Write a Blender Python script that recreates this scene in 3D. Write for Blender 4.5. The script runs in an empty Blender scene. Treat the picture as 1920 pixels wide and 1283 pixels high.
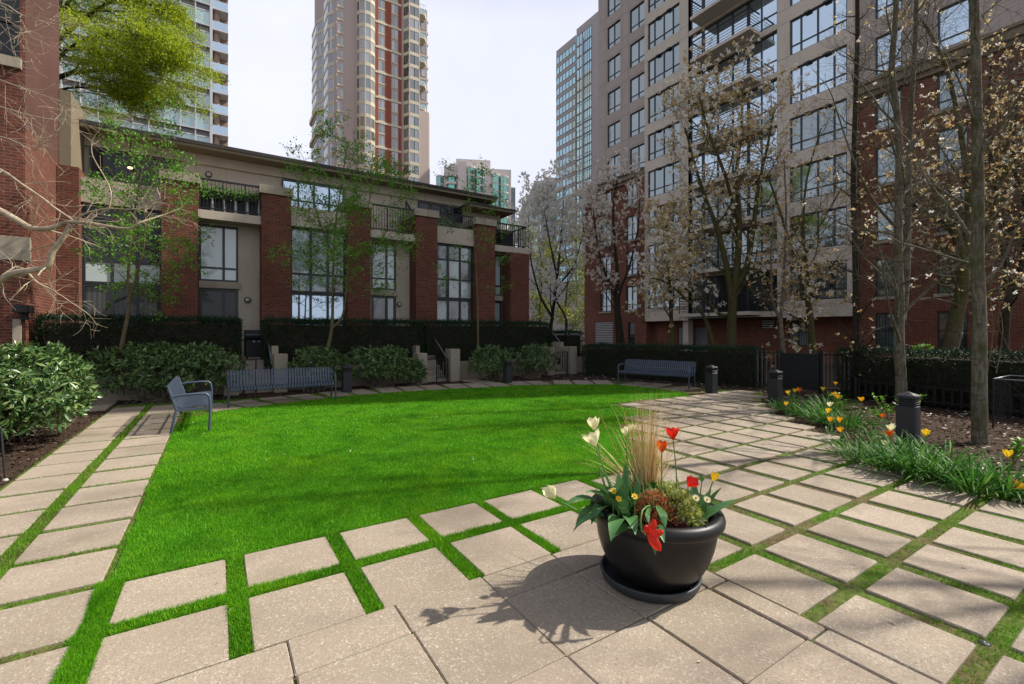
import bpy, bmesh, math, random
import numpy as np
from mathutils import Vector, Matrix, Quaternion

random.seed(7)
rng = np.random.default_rng(11)
R = math.radians
scene = bpy.context.scene
col = scene.collection

# ------------------------------------------------------------------ survey: the place seen from the camera
F0, HOR, CH = 860.0, 624.0, 1.7                # focal length (photo px), horizon row, eye height
YAW = math.atan2(960 - 408, F0)
FX, FY = math.sin(YAW), math.cos(YAW)
def ray(px, py):
    l = (px - 960) / F0
    return (FX + l * FY, FY - l * FX, (HOR - py) / F0)
def gp(px, py, z=0.0):
    r = ray(px, py); t = (z - CH) / r[2]
    return Vector((r[0] * t, r[1] * t, z))
def on_y(px, py, Y):
    r = ray(px, py); t = Y / r[1]
    return Vector((r[0] * t, Y, CH + r[2] * t))
def on_x(px, py, X):
    r = ray(px, py); t = X / r[0]
    return Vector((X, r[1] * t, CH + r[2] * t))
def at(px, py, t):
    r = ray(px, py)
    return Vector((r[0] * t, r[1] * t, CH + r[2] * t))
def dist(px, py, wx, wy):
    return wx * FX + wy * FY

# ------------------------------------------------------------------ scene objects
def tag(o, label=None, cat=None, group=None, kind=None):
    if label: o['label'] = label
    if cat: o['category'] = cat
    if group: o['group'] = group
    if kind: o['kind'] = kind
    return o
def thing(name, label, cat, loc=(0, 0, 0), rz=0.0, group=None):
    o = bpy.data.objects.new(name, None)
    o.empty_display_size = 0.2
    col.objects.link(o); o.location = loc; o.rotation_euler = (0, 0, rz)
    return tag(o, label, cat, group)
def copy_tree(o, parent=None):
    c = o.copy(); col.objects.link(c)
    if parent is not None: c.parent = parent
    for ch in list(o.children): copy_tree(ch, c)
    return c
def root_loc(o):
    v = Vector((0, 0, 0))
    while o is not None:
        v += Vector(o.location); o = o.parent
    return v

class MB:
    def __init__(s): s.v = []; s.f = []; s.sm = []
    def add(s, vs, fs, smooth=False):
        n = len(s.v); s.v.extend([tuple(v) for v in vs])
        for f in fs:
            s.f.append([i + n for i in f]); s.sm.append(smooth)
    def box(s, x0, y0, z0, x1, y1, z1):
        vs = [(x0,y0,z0),(x1,y0,z0),(x1,y1,z0),(x0,y1,z0),(x0,y0,z1),(x1,y0,z1),(x1,y1,z1),(x0,y1,z1)]
        s.add(vs, [(0,3,2,1),(4,5,6,7),(0,1,5,4),(1,2,6,5),(2,3,7,6),(3,0,4,7)])
    def bbox(s, x0, y0, z0, x1, y1, z1, b=0.004):
        """box with chamfered edges"""
        if x1 < x0: x0, x1 = x1, x0
        if y1 < y0: y0, y1 = y1, y0
        if z1 < z0: z0, z1 = z1, z0
        b = min(b, (x1-x0)*.45, (y1-y0)*.45, (z1-z0)*.45)
        vs = []
        for z, k in ((z0, b), (z0 + b, 0), (z1 - b, 0), (z1, b)):
            c = b
            ring = [(x0+c+k, y0+k), (x1-c-k, y0+k), (x1-k, y0+c+k), (x1-k, y1-c-k), (x1-c-k, y1-k), (x0+c+k, y1-k), (x0+k, y1-c-k), (x0+k, y0+c+k)]
            vs += [(x, y, z) for x, y in ring]
        fs = [tuple(range(7, -1, -1)), tuple(range(24, 32))]
        for k in range(3):
            for i in range(8):
                j = (i + 1) % 8
                fs.append((k*8+i, k*8+j, k*8+8+j, k*8+8+i))
        s.add(vs, fs)
    def obox(s, c, ax, ay, az, hx, hy, hz):
        c = Vector(c); ax, ay, az = Vector(ax)*hx, Vector(ay)*hy, Vector(az)*hz
        vs = [c + ax*i + ay*j + az*k for k in (-1, 1) for j in (-1, 1) for i in (-1, 1)]
        s.add(vs, [(0,2,3,1),(4,5,7,6),(0,1,5,4),(1,3,7,5),(3,2,6,7),(2,0,4,6)])
    def bar(s, p, q, w, h, up=(0, 0, 1)):
        p, q = Vector(p), Vector(q); d = (q - p); L = d.length
        if L < 1e-6: return
        d /= L; up = Vector(up)
        a = d.cross(up)
        if a.length < 1e-3: a = d.cross(Vector((1, 0, 0)))
        a.normalize(); b = a.cross(d).normalized()
        s.obox((p + q) / 2, d, a, b, L / 2, w / 2, h / 2)
    def prism(s, poly, z0, z1):
        n = len(poly)
        vs = [(x, y, z0) for x, y in poly] + [(x, y, z1) for x, y in poly]
        fs = [tuple(range(n - 1, -1, -1)), tuple(range(n, 2 * n))]
        fs += [(i, (i + 1) % n, n + (i + 1) % n, n + i) for i in range(n)]
        s.add(vs, fs)
    def tube(s, pts, rad, n=6, cap=True, smooth=True):
        pts = [Vector(p) for p in pts]; m = len(pts)
        if m < 2: return
        if not hasattr(rad, '__len__'): rad = [rad] * m
        vs = []; prev = None
        for i, p in enumerate(pts):
            t = (pts[min(i+1, m-1)] - pts[max(i-1, 0)])
            if t.length < 1e-9: t = Vector((0, 0, 1))
            t.normalize()
            if prev is None:
                a = t.cross(Vector((0, 0, 1)))
                if a.length < 0.05: a = t.cross(Vector((1, 0, 0)))
            else:
                a = prev - t * prev.dot(t)
                if a.length < 1e-4: a = t.cross(Vector((1, 0.3, 0)))
            a.normalize(); prev = a; b = t.cross(a)
            for k in range(n):
                th = 2 * math.pi * k / n
                vs.append(p + (a * math.cos(th) + b * math.sin(th)) * rad[i])
        fs = []
        for i in range(m - 1):
            for k in range(n):
                k2 = (k + 1) % n
                fs.append((i*n+k, i*n+k2, i*n+n+k2, i*n+n+k))
        s.add(vs, fs, smooth)
        if cap:
            s.add(vs[:n], [tuple(range(n - 1, -1, -1))]); s.add(vs[-n:], [tuple(range(n))])
    def lathe(s, prof, n=48, c=(0, 0, 0), smooth=True, tilt=None):
        vs = []
        for r, z in prof:
            for k in range(n):
                th = 2 * math.pi * k / n
                v = Vector((r * math.cos(th), r * math.sin(th), z))
                if tilt: v = tilt @ v
                vs.append(v + Vector(c))
        fs = []
        for i in range(len(prof) - 1):
            for k in range(n):
                k2 = (k + 1) % n
                fs.append((i*n+k, i*n+k2, i*n+n+k2, i*n+n+k))
        s.add(vs, fs, smooth)
    def ball(s, c, rx, ry=None, rz=None, n=10, m=7):
        ry = ry or rx; rz = rz or rx; c = Vector(c); vs = []; fs = []
        for i in range(m + 1):
            ph = math.pi * i / m
            for k in range(n):
                th = 2 * math.pi * k / n
                vs.append(c + Vector((rx*math.sin(ph)*math.cos(th), ry*math.sin(ph)*math.sin(th), -rz*math.cos(ph))))
        for i in range(m):
            for k in range(n):
                k2 = (k + 1) % n
                fs.append((i*n+k, i*n+k2, i*n+n+k2, i*n+n+k))
        s.add(vs, fs, True)
    def quad(s, a, b, c, d): s.add([a, b, c, d], [(0, 1, 2, 3)])
    def blade(s, p, d, up, L, w, bend=0.5, n=4, fold=0.15, taper=0.6):
        """strap leaf from p heading d, bending towards gravity"""
        p = Vector(p); d = Vector(d).normalized(); pts = []; q = p.copy(); dd = d.copy()
        for i in range(n + 1):
            pts.append((q.copy(), dd.copy()))
            dd = (dd + Vector((0, 0, -1)) * bend / n * (0.4 + i / n)).normalized()
            q = q + dd * L / n
        side = d.cross(Vector(up))
        if side.length < 1e-3: side = d.cross(Vector((1, 0, 0)))
        side.normalize(); vs = []; fs = []
        for i, (q, t) in enumerate(pts):
            u = i / n
            ww = w * (0.55 + 0.9 * u if u < .5 else 1.0) * max(0.0, 1 - ((u - .4) / .6) ** 2 * 1.0 if u > .4 else 1) * 0.5
            if i == n: ww = w * .02
            nn = side.cross(t).normalized()
            vs += [q - side * ww + nn * ww * fold * 2, q, q + side * ww + nn * ww * fold * 2]
        for i in range(n):
            a = i * 3
            fs += [(a, a+1, a+4, a+3), (a+1, a+2, a+5, a+4)]
        s.add(vs, fs, True)
    def build(s, name, mat, parent=None, local=False):
        me = bpy.data.meshes.new(name)
        if parent is not None and not local:
            o0 = root_loc(parent)
            vs = [(v[0]-o0.x, v[1]-o0.y, v[2]-o0.z) for v in s.v]
        else:
            vs = s.v
        me.from_pydata([tuple(v) for v in vs], [], s.f)
        if any(s.sm): me.polygons.foreach_set('use_smooth', s.sm)
        me.update()
        o = bpy.data.objects.new(name, me); col.objects.link(o)
        if parent is not None: o.parent = parent
        if mat: me.materials.append(mat)
        return o

def build_multi(name, items, parent=None):
    """one mesh with several materials: items = [(MB, material name), ...]"""
    o0 = root_loc(parent) if parent is not None else Vector((0, 0, 0))
    vs, fs, mi, sm = [], [], [], []
    for k, (mb, mn) in enumerate(items):
        n = len(vs); vs += [(v[0]-o0.x, v[1]-o0.y, v[2]-o0.z) for v in mb.v]
        fs += [[i + n for i in f] for f in mb.f]; mi += [k] * len(mb.f); sm += mb.sm
    me = bpy.data.meshes.new(name); me.from_pydata(vs, [], fs)
    for _, mn in items: me.materials.append(M[mn])
    me.polygons.foreach_set('material_index', mi); me.polygons.foreach_set('use_smooth', sm); me.update()
    o = bpy.data.objects.new(name, me); col.objects.link(o)
    if parent is not None: o.parent = parent
    return o

def np_mesh(name, V, Q, mat, parent=None, local=False, smooth=False):
    """mesh from numpy arrays: V (n,3), Q (m,3 or 4)"""
    V = np.asarray(V, dtype=np.float32)
    if parent is not None and not local:
        V = V - np.array(root_loc(parent), dtype=np.float32)
    Q = np.asarray(Q, dtype=np.int32); m, k = Q.shape
    me = bpy.data.meshes.new(name)
    me.vertices.add(len(V)); me.vertices.foreach_set('co', V.ravel())
    me.loops.add(m * k); me.loops.foreach_set('vertex_index', Q.ravel())
    me.polygons.add(m); me.polygons.foreach_set('loop_start', np.arange(0, m * k, k, dtype=np.int32))
    try: me.polygons.foreach_set('loop_total', np.full(m, k, dtype=np.int32))
    except Exception: pass
    if smooth: me.polygons.foreach_set('use_smooth', np.ones(m, dtype=bool))
    me.update(calc_edges=True); me.validate()
    o = bpy.data.objects.new(name, me); col.objects.link(o)
    if parent is not None: o.parent = parent
    if mat: me.materials.append(mat)
    return o

def unit(a): return a / np.maximum(np.linalg.norm(a, axis=-1, keepdims=True), 1e-9)
def leaf_arrays(P, D, L, W, fold=0.25, N=None):
    """diamond leaves: P base (n,3), D direction (n,3), L length, W width -> V, Q"""
    n = len(P); D = unit(D)
    if N is None: N = rng.normal(size=(n, 3)) + np.array([0, 0, 0.6])
    S = unit(np.cross(D, N)); N = unit(np.cross(S, D))
    L = np.broadcast_to(np.asarray(L, float).reshape(-1, 1), (n, 1)); W = np.broadcast_to(np.asarray(W, float).reshape(-1, 1), (n, 1))
    mid = P + D * L * 0.5
    v0 = P; v1 = mid + S * W * .5 + N * W * fold; v2 = P + D * L; v3 = mid - S * W * .5 + N * W * fold
    V = np.stack([v0, v1, v2, v3], 1).reshape(-1, 3)
    i = np.arange(n)[:, None] * 4
    Q = np.concatenate([i + np.array([[0, 1, 2]]), i + np.array([[0, 2, 3]])], 1).reshape(-1, 3)
    return V, Q
def join(parts):
    Vs, Qs, n = [], [], 0
    for V, Q in parts:
        Vs.append(V); Qs.append(Q + n); n += len(V)
    return np.concatenate(Vs), np.concatenate(Qs)

# ------------------------------------------------------------------ materials
def new_mat(name):
    m = bpy.data.materials.new(name); m.use_nodes = True
    nt = m.node_tree; nt.nodes.clear()
    out = nt.nodes.new('ShaderNodeOutputMaterial')
    return m, nt, out
def N(nt, t, **kw):
    n = nt.nodes.new(t)
    for k, v in kw.items():
        if k.startswith('i_'):
            key = k[2:]
            n.inputs[int(key) if key.isdigit() else key.replace('_', ' ')].default_value = v
        else: setattr(n, k, v)
    return n
def rgba(c, a=1): return (c[0], c[1], c[2], a)
def ramp(nt, fac, stops):
    r = nt.nodes.new('ShaderNodeValToRGB')
    els = r.color_ramp.elements
    while len(els) < len(stops): els.new(0.5)
    for e, (p, c) in zip(els, stops): e.position = p; e.color = rgba(c)
    nt.links.new(fac, r.inputs[0]); return r.outputs[0]
def mix(nt, fac, a, b, mode='MIX'):
    m = nt.nodes.new('ShaderNodeMix'); m.data_type = 'RGBA'; m.blend_type = mode
    for s_, v in ((0, fac), (6, a), (7, b)):
        if hasattr(v, 'node'): nt.links.new(v, m.inputs[s_])
        elif s_ == 0: m.inputs[0].default_value = v
        else: m.inputs[s_].default_value = rgba(v)
    return m.outputs[2]
def pos_node(nt):
    return N(nt, 'ShaderNodeNewGeometry').outputs['Position']
def noise(nt, vec, scale, detail=4, rough=.55):
    n = N(nt, 'ShaderNodeTexNoise', i_Scale=scale, i_Detail=detail, i_Roughness=rough)
    nt.links.new(vec, n.inputs['Vector']); return n.outputs['Fac']
def bsdf(nt, out, color, rough=.6, spec=.5, metal=0.0, bump=None, bump_s=.3, bump_d=.01, **kw):
    b = nt.nodes.new('ShaderNodeBsdfPrincipled')
    if hasattr(color, 'node'): nt.links.new(color, b.inputs['Base Color'])
    else: b.inputs['Base Color'].default_value = rgba(color)
    if hasattr(rough, 'node'): nt.links.new(rough, b.inputs['Roughness'])
    else: b.inputs['Roughness'].default_value = rough
    b.inputs['Specular IOR Level'].default_value = spec
    b.inputs['Metallic'].default_value = metal
    for k, v in kw.items(): b.inputs[k.replace('_', ' ')].default_value = v
    if bump is not None:
        bp = N(nt, 'ShaderNodeBump', i_Strength=bump_s, i_Distance=bump_d)
        nt.links.new(bump, bp.inputs['Height']); nt.links.new(bp.outputs[0], b.inputs['Normal'])
    nt.links.new(b.outputs[0], out.inputs[0]); return b
def m_stucco(name, c, c2, stain, rough=.88):
    """painted render or concrete with cloudy tone and rain streaks"""
    m, nt, out = new_mat(name); p = pos_node(nt)
    a = ramp(nt, noise(nt, p, .9, 6, .6), [(.3, c2), (.7, c)])
    mp = N(nt, 'ShaderNodeMapping'); mp.inputs['Scale'].default_value = (1, 1, .10); nt.links.new(p, mp.inputs['Vector'])
    s = noise(nt, mp.outputs[0], 5.5, 5, .65)
    a = mix(nt, ramp(nt, s, [(.52, (0, 0, 0)), (.74, (.55, .55, .55))]), a, stain)
    a = mix(nt, ramp(nt, noise(nt, p, 6, 5, .7), [(.6, (0, 0, 0)), (.8, (.35, .35, .35))]), a, stain)
    bsdf(nt, out, a, rough, .2, 0, noise(nt, p, 70, 3), .2, .004)
    return m
def m_plain(name, c, c2=None, rough=.6, scale=3.0, spec=.5, metal=0.0, bump_s=.15, bscale=60, detail=5):
    m, nt, out = new_mat(name); p = pos_node(nt)
    c2 = c2 or tuple(x * .8 for x in c)
    f = noise(nt, p, scale, detail)
    colr = ramp(nt, f, [(.3, c2), (.7, c)])
    bsdf(nt, out, colr, rough, spec, metal, noise(nt, p, bscale, 3), bump_s, .004)
    return m
def m_bark(name, light, dark, moss, moss_amt=.5, scale=7.0):
    """bark with vertical cracks, horizontal rings and patches of moss"""
    m, nt, out = new_mat(name); p = pos_node(nt)
    mp = N(nt, 'ShaderNodeMapping'); mp.inputs['Scale'].default_value = (1, 1, .22); nt.links.new(p, mp.inputs['Vector'])
    n1 = noise(nt, mp.outputs[0], scale * 4, 6, .65); n2 = noise(nt, p, 2.3, 5, .6)
    mp2 = N(nt, 'ShaderNodeMapping'); mp2.inputs['Scale'].default_value = (.5, .5, 3.2); nt.links.new(p, mp2.inputs['Vector'])
    n3 = noise(nt, mp2.outputs[0], 6, 4, .6)
    c = ramp(nt, n1, [(.32, dark), (.62, light)])
    c = mix(nt, ramp(nt, n3, [(.55, (0, 0, 0)), (.68, (.7, .7, .7))]), c, tuple(x * .8 for x in dark))
    c = mix(nt, ramp(nt, n2, [(.62 - .3 * moss_amt, (0, 0, 0)), (.80 - .3 * moss_amt, (.85, .85, .85))]), c, moss)
    bsdf(nt, out, c, .9, .15, 0, n1, .9, .012)
    return m
def m_leaf(name, stops, rough=.45, trans=.3, spec=.35):
    m, nt, out = new_mat(name)
    g = N(nt, 'ShaderNodeNewGeometry')
    colr = ramp(nt, g.outputs['Random Per Island'], stops)
    b = nt.nodes.new('ShaderNodeBsdfPrincipled'); nt.links.new(colr, b.inputs['Base Color'])
    b.inputs['Roughness'].default_value = rough; b.inputs['Specular IOR Level'].default_value = spec
    if trans > 0:
        t = nt.nodes.new('ShaderNodeBsdfTranslucent'); nt.links.new(colr, t.inputs[0])
        mx = N(nt, 'ShaderNodeMixShader', i_0=trans)
        nt.links.new(b.outputs[0], mx.inputs[1]); nt.links.new(t.outputs[0], mx.inputs[2])
        nt.links.new(mx.outputs[0], out.inputs[0])
    else: nt.links.new(b.outputs[0], out.inputs[0])
    return m
def m_brick(name, a, b, mortar, roughness=.85):
    m, nt, out = new_mat(name); p = pos_node(nt)
    sx = N(nt, 'ShaderNodeSeparateXYZ'); nt.links.new(p, sx.inputs[0])
    ad = N(nt, 'ShaderNodeMath', operation='ADD'); nt.links.new(sx.outputs[0], ad.inputs[0]); nt.links.new(sx.outputs[1], ad.inputs[1])
    cx = N(nt, 'ShaderNodeCombineXYZ'); nt.links.new(ad.outputs[0], cx.inputs[0]); nt.links.new(sx.outputs[2], cx.inputs[1])
    t = N(nt, 'ShaderNodeTexBrick', offset=.5, i_Scale=1.0, i_Mortar_Size=.008, i_Mortar_Smooth=.15, i_Bias=0.0, i_Brick_Width=.215, i_Row_Height=.075)
    nt.links.new(cx.outputs[0], t.inputs['Vector'])
    t.inputs['Color1'].default_value = rgba(a); t.inputs['Color2'].default_value = rgba(b); t.inputs['Mortar'].default_value = rgba(mortar)
    n1 = noise(nt, p, .55, 5, .65); n2 = noise(nt, p, 9, 3)
    c = mix(nt, ramp(nt, n1, [(.35, (0, 0, 0)), (.72, (.6, .6, .6))]), t.outputs[0], tuple(x * .55 for x in b))
    c = mix(nt, ramp(nt, n2, [(.4, (0, 0, 0)), (.8, (.35, .35, .35))]), c, tuple(min(1, x * 1.5) for x in a))
    inv = N(nt, 'ShaderNodeMath', operation='SUBTRACT', i_0=1.0); nt.links.new(t.outputs[1], inv.inputs[1])
    bsdf(nt, out, c, roughness, .3, 0, inv.outputs[0], .5, .006)
    return m
def m_glass(name, stops, rough=.03, spec=.9, ior=1.7, streak=False, mirror=0.0, tint=(.7, .75, .78)):
    """reflective pane whose inside (blind, curtain or dark room) differs window by window"""
    m, nt, out = new_mat(name)
    oi = N(nt, 'ShaderNodeObjectInfo'); p = pos_node(nt)
    g = N(nt, 'ShaderNodeNewGeometry')
    a = N(nt, 'ShaderNodeMath', operation='ADD'); nt.links.new(oi.outputs['Random'], a.inputs[0]); nt.links.new(g.outputs['Random Per Island'], a.inputs[1])
    fr = N(nt, 'ShaderNodeMath', operation='FRACT'); nt.links.new(a.outputs[0], fr.inputs[0])
    c = ramp(nt, fr.outputs[0], stops)
    if streak:
        sx = N(nt, 'ShaderNodeSeparateXYZ'); nt.links.new(p, sx.inputs[0])
        ad = N(nt, 'ShaderNodeMath', operation='ADD'); nt.links.new(sx.outputs[0], ad.inputs[0]); nt.links.new(sx.outputs[1], ad.inputs[1])
        w = N(nt, 'ShaderNodeTexWave', wave_type='BANDS', i_Scale=2.6, i_Distortion=.6, i_Detail=1.0)
        cx = N(nt, 'ShaderNodeCombineXYZ'); nt.links.new(ad.outputs[0], cx.inputs[0]); nt.links.new(cx.outputs[0], w.inputs['Vector'])
        c = mix(nt, ramp(nt, w.outputs['Fac'], [(.2, (.55, .55, .55)), (.8, (0, 0, 0))]), c, (.012, .015, .015))
    bp = N(nt, 'ShaderNodeBump', i_Strength=.08, i_Distance=.02); nt.links.new(noise(nt, p, .9, 2), bp.inputs['Height'])
    b = bsdf(nt, out, c, rough, spec); b.inputs['IOR'].default_value = ior
    nt.links.new(bp.outputs[0], b.inputs['Normal'])
    if mirror > 0:                       # reflective coating on the pane
        gl = N(nt, 'ShaderNodeBsdfGlossy', i_Roughness=rough); gl.inputs[0].default_value = rgba(tint)
        nt.links.new(bp.outputs[0], gl.inputs['Normal'])
        mx = N(nt, 'ShaderNodeMixShader', i_0=mirror)
        nt.links.new(b.outputs[0], mx.inputs[1]); nt.links.new(gl.outputs[0], mx.inputs[2]); nt.links.new(mx.outputs[0], out.inputs[0])
    return m

M = {}
M['brick'] = m_brick('red_brick', (.165, .046, .027), (.080, .024, .014), (.17, .12, .085))
M['brick2'] = m_brick('brown_red_brick', (.190, .056, .030), (.098, .030, .017), (.19, .135, .095))
M['beige'] = m_stucco('beige_stucco', (.47, .41, .325), (.40, .35, .275), (.27, .225, .165))
M['beige_bay'] = m_stucco('beige_bay_panels', (.57, .50, .41), (.50, .44, .36), (.36, .31, .245))
M['taupe'] = m_stucco('taupe_concrete', (.42, .36, .315), (.37, .315, .275), (.28, .235, .20))
M['stone'] = m_stucco('cap_stone', (.36, .31, .235), (.28, .24, .18), (.13, .11, .08))
M['soffit'] = m_plain('olive_painted_soffit', (.20, .165, .11), (.17, .14, .095), .8, 1, .2)
M['pink'] = m_plain('pinkish_stucco', (.105, .050, .039), (.08, .038, .03), .85, 1.2, .2)
M['dark'] = m_plain('black_painted_metal', (.009, .010, .011), (.006, .0065, .0075), .5, 6, .35, bump_s=.05)
M['frame'] = m_plain('dark_window_frame', (.020, .025, .028), (.014, .018, .02), .4, 6, .5, bump_s=.02)
M['room'] = m_plain('dark_room', (.012, .012, .013), (.006, .006, .007), .9, 1, .1)
M['greydoor'] = m_plain('grey_painted_door', (.17, .17, .18), (.15, .15, .16), .6, 2, .3)
M['louvre'] = m_plain('pale_metal_louvre', (.38, .37, .35), (.33, .32, .30), .5, 3, .4)
M['wallstone'] = m_stucco('retaining_concrete', (.32, .275, .21), (.24, .205, .155), (.12, .105, .075))
M['step'] = m_plain('concrete_step', (.34, .29, .23), (.25, .215, .17), .9, 3, .2, bump_s=.3)
M['bench'] = m_plain('blue_grey_powder_coat', (.060, .080, .116), (.046, .062, .092), .38, 4, .5, bump_s=.03)
M['chairseat'] = m_plain('pale_blue_metal', (.21, .285, .40), (.18, .25, .355), .38, 4, .5, bump_s=.03)
M['chairframe'] = m_plain('blue_grey_tube', (.075, .10, .145), (.06, .08, .12), .4, 4, .5, bump_s=.03)
M['bollard'] = m_plain('charcoal_powder_coat', (.021, .022, .026), (.015, .016, .019), .5, 5, .45, bump_s=.08)
M['steelrail'] = m_plain('grey_steel_rail', (.22, .23, .24), (.17, .18, .19), .4, 5, .5, metal=.6)
M['pot0'] = m_plain('plain_black_plastic', (.008, .008, .009), (.005, .005, .0055), .36, 7, .32, bump_s=.12, bscale=25)
def m_pot():
    m, nt, out = new_mat('black_plastic_pot'); p = pos_node(nt)
    n1 = noise(nt, p, 5, 6, .65); n2 = noise(nt, p, 26, 5, .7); n3 = noise(nt, p, 2.2, 3)
    c = ramp(nt, n1, [(.35, (.006, .006, .007)), (.62, (.011, .010, .010)), (.78, (.030, .027, .024))])
    c = mix(nt, ramp(nt, n2, [(.66, (0, 0, 0)), (.74, (.5, .5, .5))]), c, (.075, .07, .062))     # scuffs and dried splashes
    r = ramp(nt, n3, [(.3, (.30, .30, .30)), (.7, (.52, .52, .52))])
    bsdf(nt, out, c, r, .35, 0, n2, .06, .003)
    return m
M['pot'] = m_pot()
M['saucer'] = m_plain('grey_plastic_saucer', (.034, .038, .043), (.024, .027, .031), .5, 8, .4, bump_s=.1)
M['soil'] = m_plain('dark_potting_soil', (.035, .024, .017), (.016, .011, .008), .95, 40, .1, bump_s=.8, bscale=80)
M['slatroof'] = m_plain('dark_roof_membrane', (.05, .048, .045), (.04, .038, .036), .8, 2, .2)
M['blind'] = m_plain('pale_blind', (.50, .58, .57), (.46, .54, .53), .8, .7, .2)
M['glass_th'] = m_glass('townhouse_glass', [(0, (.30, .37, .36)), (.5, (.25, .32, .31)), (.75, (.10, .13, .125)), (1, (.02, .025, .025))])
M['glass_blind'] = m_glass('glass_over_pale_blind', [(0, (.46, .54, .53)), (1, (.36, .44, .43))])
M['glass_dark'] = m_glass('dark_reflective_glass', [(0, (.012, .015, .015)), (.6, (.022, .027, .026)), (1, (.07, .075, .066))], ior=1.42, spec=.5, streak=True)
M['glass_apt'] = m_glass('apartment_glass', [(0, (.025, .032, .032)), (.35, (.06, .08, .078)), (.7, (.12, .155, .15)), (1, (.20, .24, .23))], streak=True, mirror=.22, tint=(.56, .72, .76))
M['glass_sky'] = m_glass('sky_mirroring_glass', [(0, (.05, .07, .08)), (.5, (.11, .15, .17)), (1, (.20, .25, .28))], ior=2.1, mirror=.55, tint=(.58, .75, .88))
M['glass_tower'] = m_glass('tower_glass', [(0, (.03, .035, .032)), (.4, (.09, .10, .095)), (.75, (.20, .21, .21)), (1, (.30, .31, .32))], mirror=.16, tint=(.55, .56, .56))
M['glass_green'] = m_glass('green_tower_glass', [(0, (.02, .13, .105)), (.5, (.035, .22, .175)), (1, (.09, .34, .28))], ior=1.8, mirror=.45, tint=(.20, .58, .48))
M['glass_teal'] = m_glass('teal_tower_glass', [(0, (.035, .10, .11)), (.5, (.07, .19, .20)), (1, (.15, .30, .32))], ior=1.9, mirror=.55, tint=(.42, .64, .74))
M['glass_pale'] = m_glass('pale_green_glass', [(0, (.05, .08, .08)), (.4, (.15, .24, .225)), (1, (.26, .38, .35))], ior=1.8, mirror=.3, tint=(.55, .70, .68))
M['tower_pink'] = m_plain('pinkish_tower_concrete', (.42, .345, .305), (.375, .305, .27), .85, .08, .2)
M['tower_pale'] = m_plain('pale_tower_concrete', (.60, .555, .52), (.54, .50, .47), .85, .1, .2)
M['tower_cream'] = m_plain('cream_tower_bands', (.56, .50, .37), (.50, .45, .33), .8, .1, .2)
M['tower_red'] = m_plain('rust_red_cladding', (.28, .075, .045), (.24, .065, .04), .8, .15, .2)
M['tower_grey'] = m_plain('grey_tower_concrete', (.36, .34, .33), (.31, .295, .29), .85, .1, .2)
M['tower_white'] = m_plain('white_painted_concrete', (.50, .50, .50), (.43, .43, .44), .7, .2, .3)
M['tower_tan'] = m_plain('tan_tower_column', (.33, .24, .17), (.28, .20, .145), .8, .2, .2)
M['spandrel'] = m_plain('grey_spandrel_panel', (.16, .15, .15), (.13, .125, .125), .5, .4, .4)
M['bark_grey'] = m_plain('grey_bark', (.18, .15, .115), (.085, .07, .05), .9, 9, .15, bump_s=.8, bscale=45)
M['bark_moss'] = m_plain('mossy_bark', (.125, .115, .042), (.055, .052, .022), .9, 7, .15, bump_s=.8, bscale=45)
M['bark_dark'] = m_plain('dark_bark', (.045, .036, .026), (.022, .018, .013), .9, 9, .15, bump_s=.8, bscale=45)
M['bark_pale'] = m_plain('pale_magnolia_bark', (.47, .39, .28), (.26, .205, .135), .85, 8, .2, bump_s=.6, bscale=50)
M['bark_brown'] = m_plain('brown_young_bark', (.15, .115, .06), (.085, .065, .036), .85, 10, .2, bump_s=.5, bscale=60)
M['birch'] = m_plain('silver_grey_bark', (.165, .145, .095), (.045, .042, .022), .85, 4.2, .2, bump_s=.7, bscale=40)
M['birch'] = m_bark('silver_grey_bark', (.185, .165, .12), (.050, .044, .028), (.060, .062, .020), .45)
M['bark_moss'] = m_bark('mossy_bark', (.105, .085, .048), (.036, .030, .017), (.072, .068, .018), .75)
M['leaf_maple'] = m_leaf('fresh_maple_leaf', [(0, (.075, .20, .018)), (.5, (.115, .29, .022)), (1, (.18, .38, .035))], trans=.45)
M['leaf_lime'] = m_leaf('lime_spring_leaf', [(0, (.24, .33, .010)), (.5, (.36, .46, .013)), (1, (.48, .56, .028))], trans=.5)
M['leaf_rhodo'] = m_leaf('leathery_leaf', [(0, (.038, .085, .022)), (.5, (.072, .145, .036)), (.85, (.12, .20, .052)), (1, (.24, .29, .10))], rough=.32, trans=.12, spec=.5)
M['leaf_hedge'] = m_leaf('dark_yew_needle', [(0, (.008, .022, .009)), (.6, (.014, .038, .013)), (1, (.028, .066, .018))], rough=.6, trans=.1)
M['leaf_yellow'] = m_leaf('yellow_green_leaf', [(0, (.13, .17, .02)), (.5, (.21, .24, .03)), (1, (.32, .33, .05))], trans=.45)
M['petal_white'] = m_leaf('white_blossom', [(0, (.86, .83, .72)), (.5, (.92, .90, .84)), (1, (.80, .75, .60))], rough=.6, trans=.45)
M['petal_tan'] = m_leaf('browning_blossom', [(0, (.55, .28, .05)), (.25, (.70, .54, .26)), (.5, (.86, .78, .60)), (.8, (.62, .42, .10)), (1, (.36, .32, .07))], rough=.6, trans=.45)
M['petal_pink'] = m_leaf('pale_pink_blossom', [(0, (.84, .76, .68)), (.5, (.90, .85, .79)), (1, (.74, .60, .48))], rough=.6, trans=.45)
M['strap'] = m_leaf('strap_leaf', [(0, (.026, .10, .012)), (.5, (.048, .165, .018)), (.85, (.095, .25, .03)), (1, (.19, .31, .07))], rough=.5, trans=.3, spec=.2)
M['tulip_leaf'] = m_leaf('glaucous_tulip_leaf', [(0, (.055, .15, .045)), (1, (.10, .23, .075))], rough=.42, trans=.2)
M['stem'] = m_leaf('pale_green_stem', [(0, (.09, .19, .04)), (1, (.13, .24, .06))], trans=.1)
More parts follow.
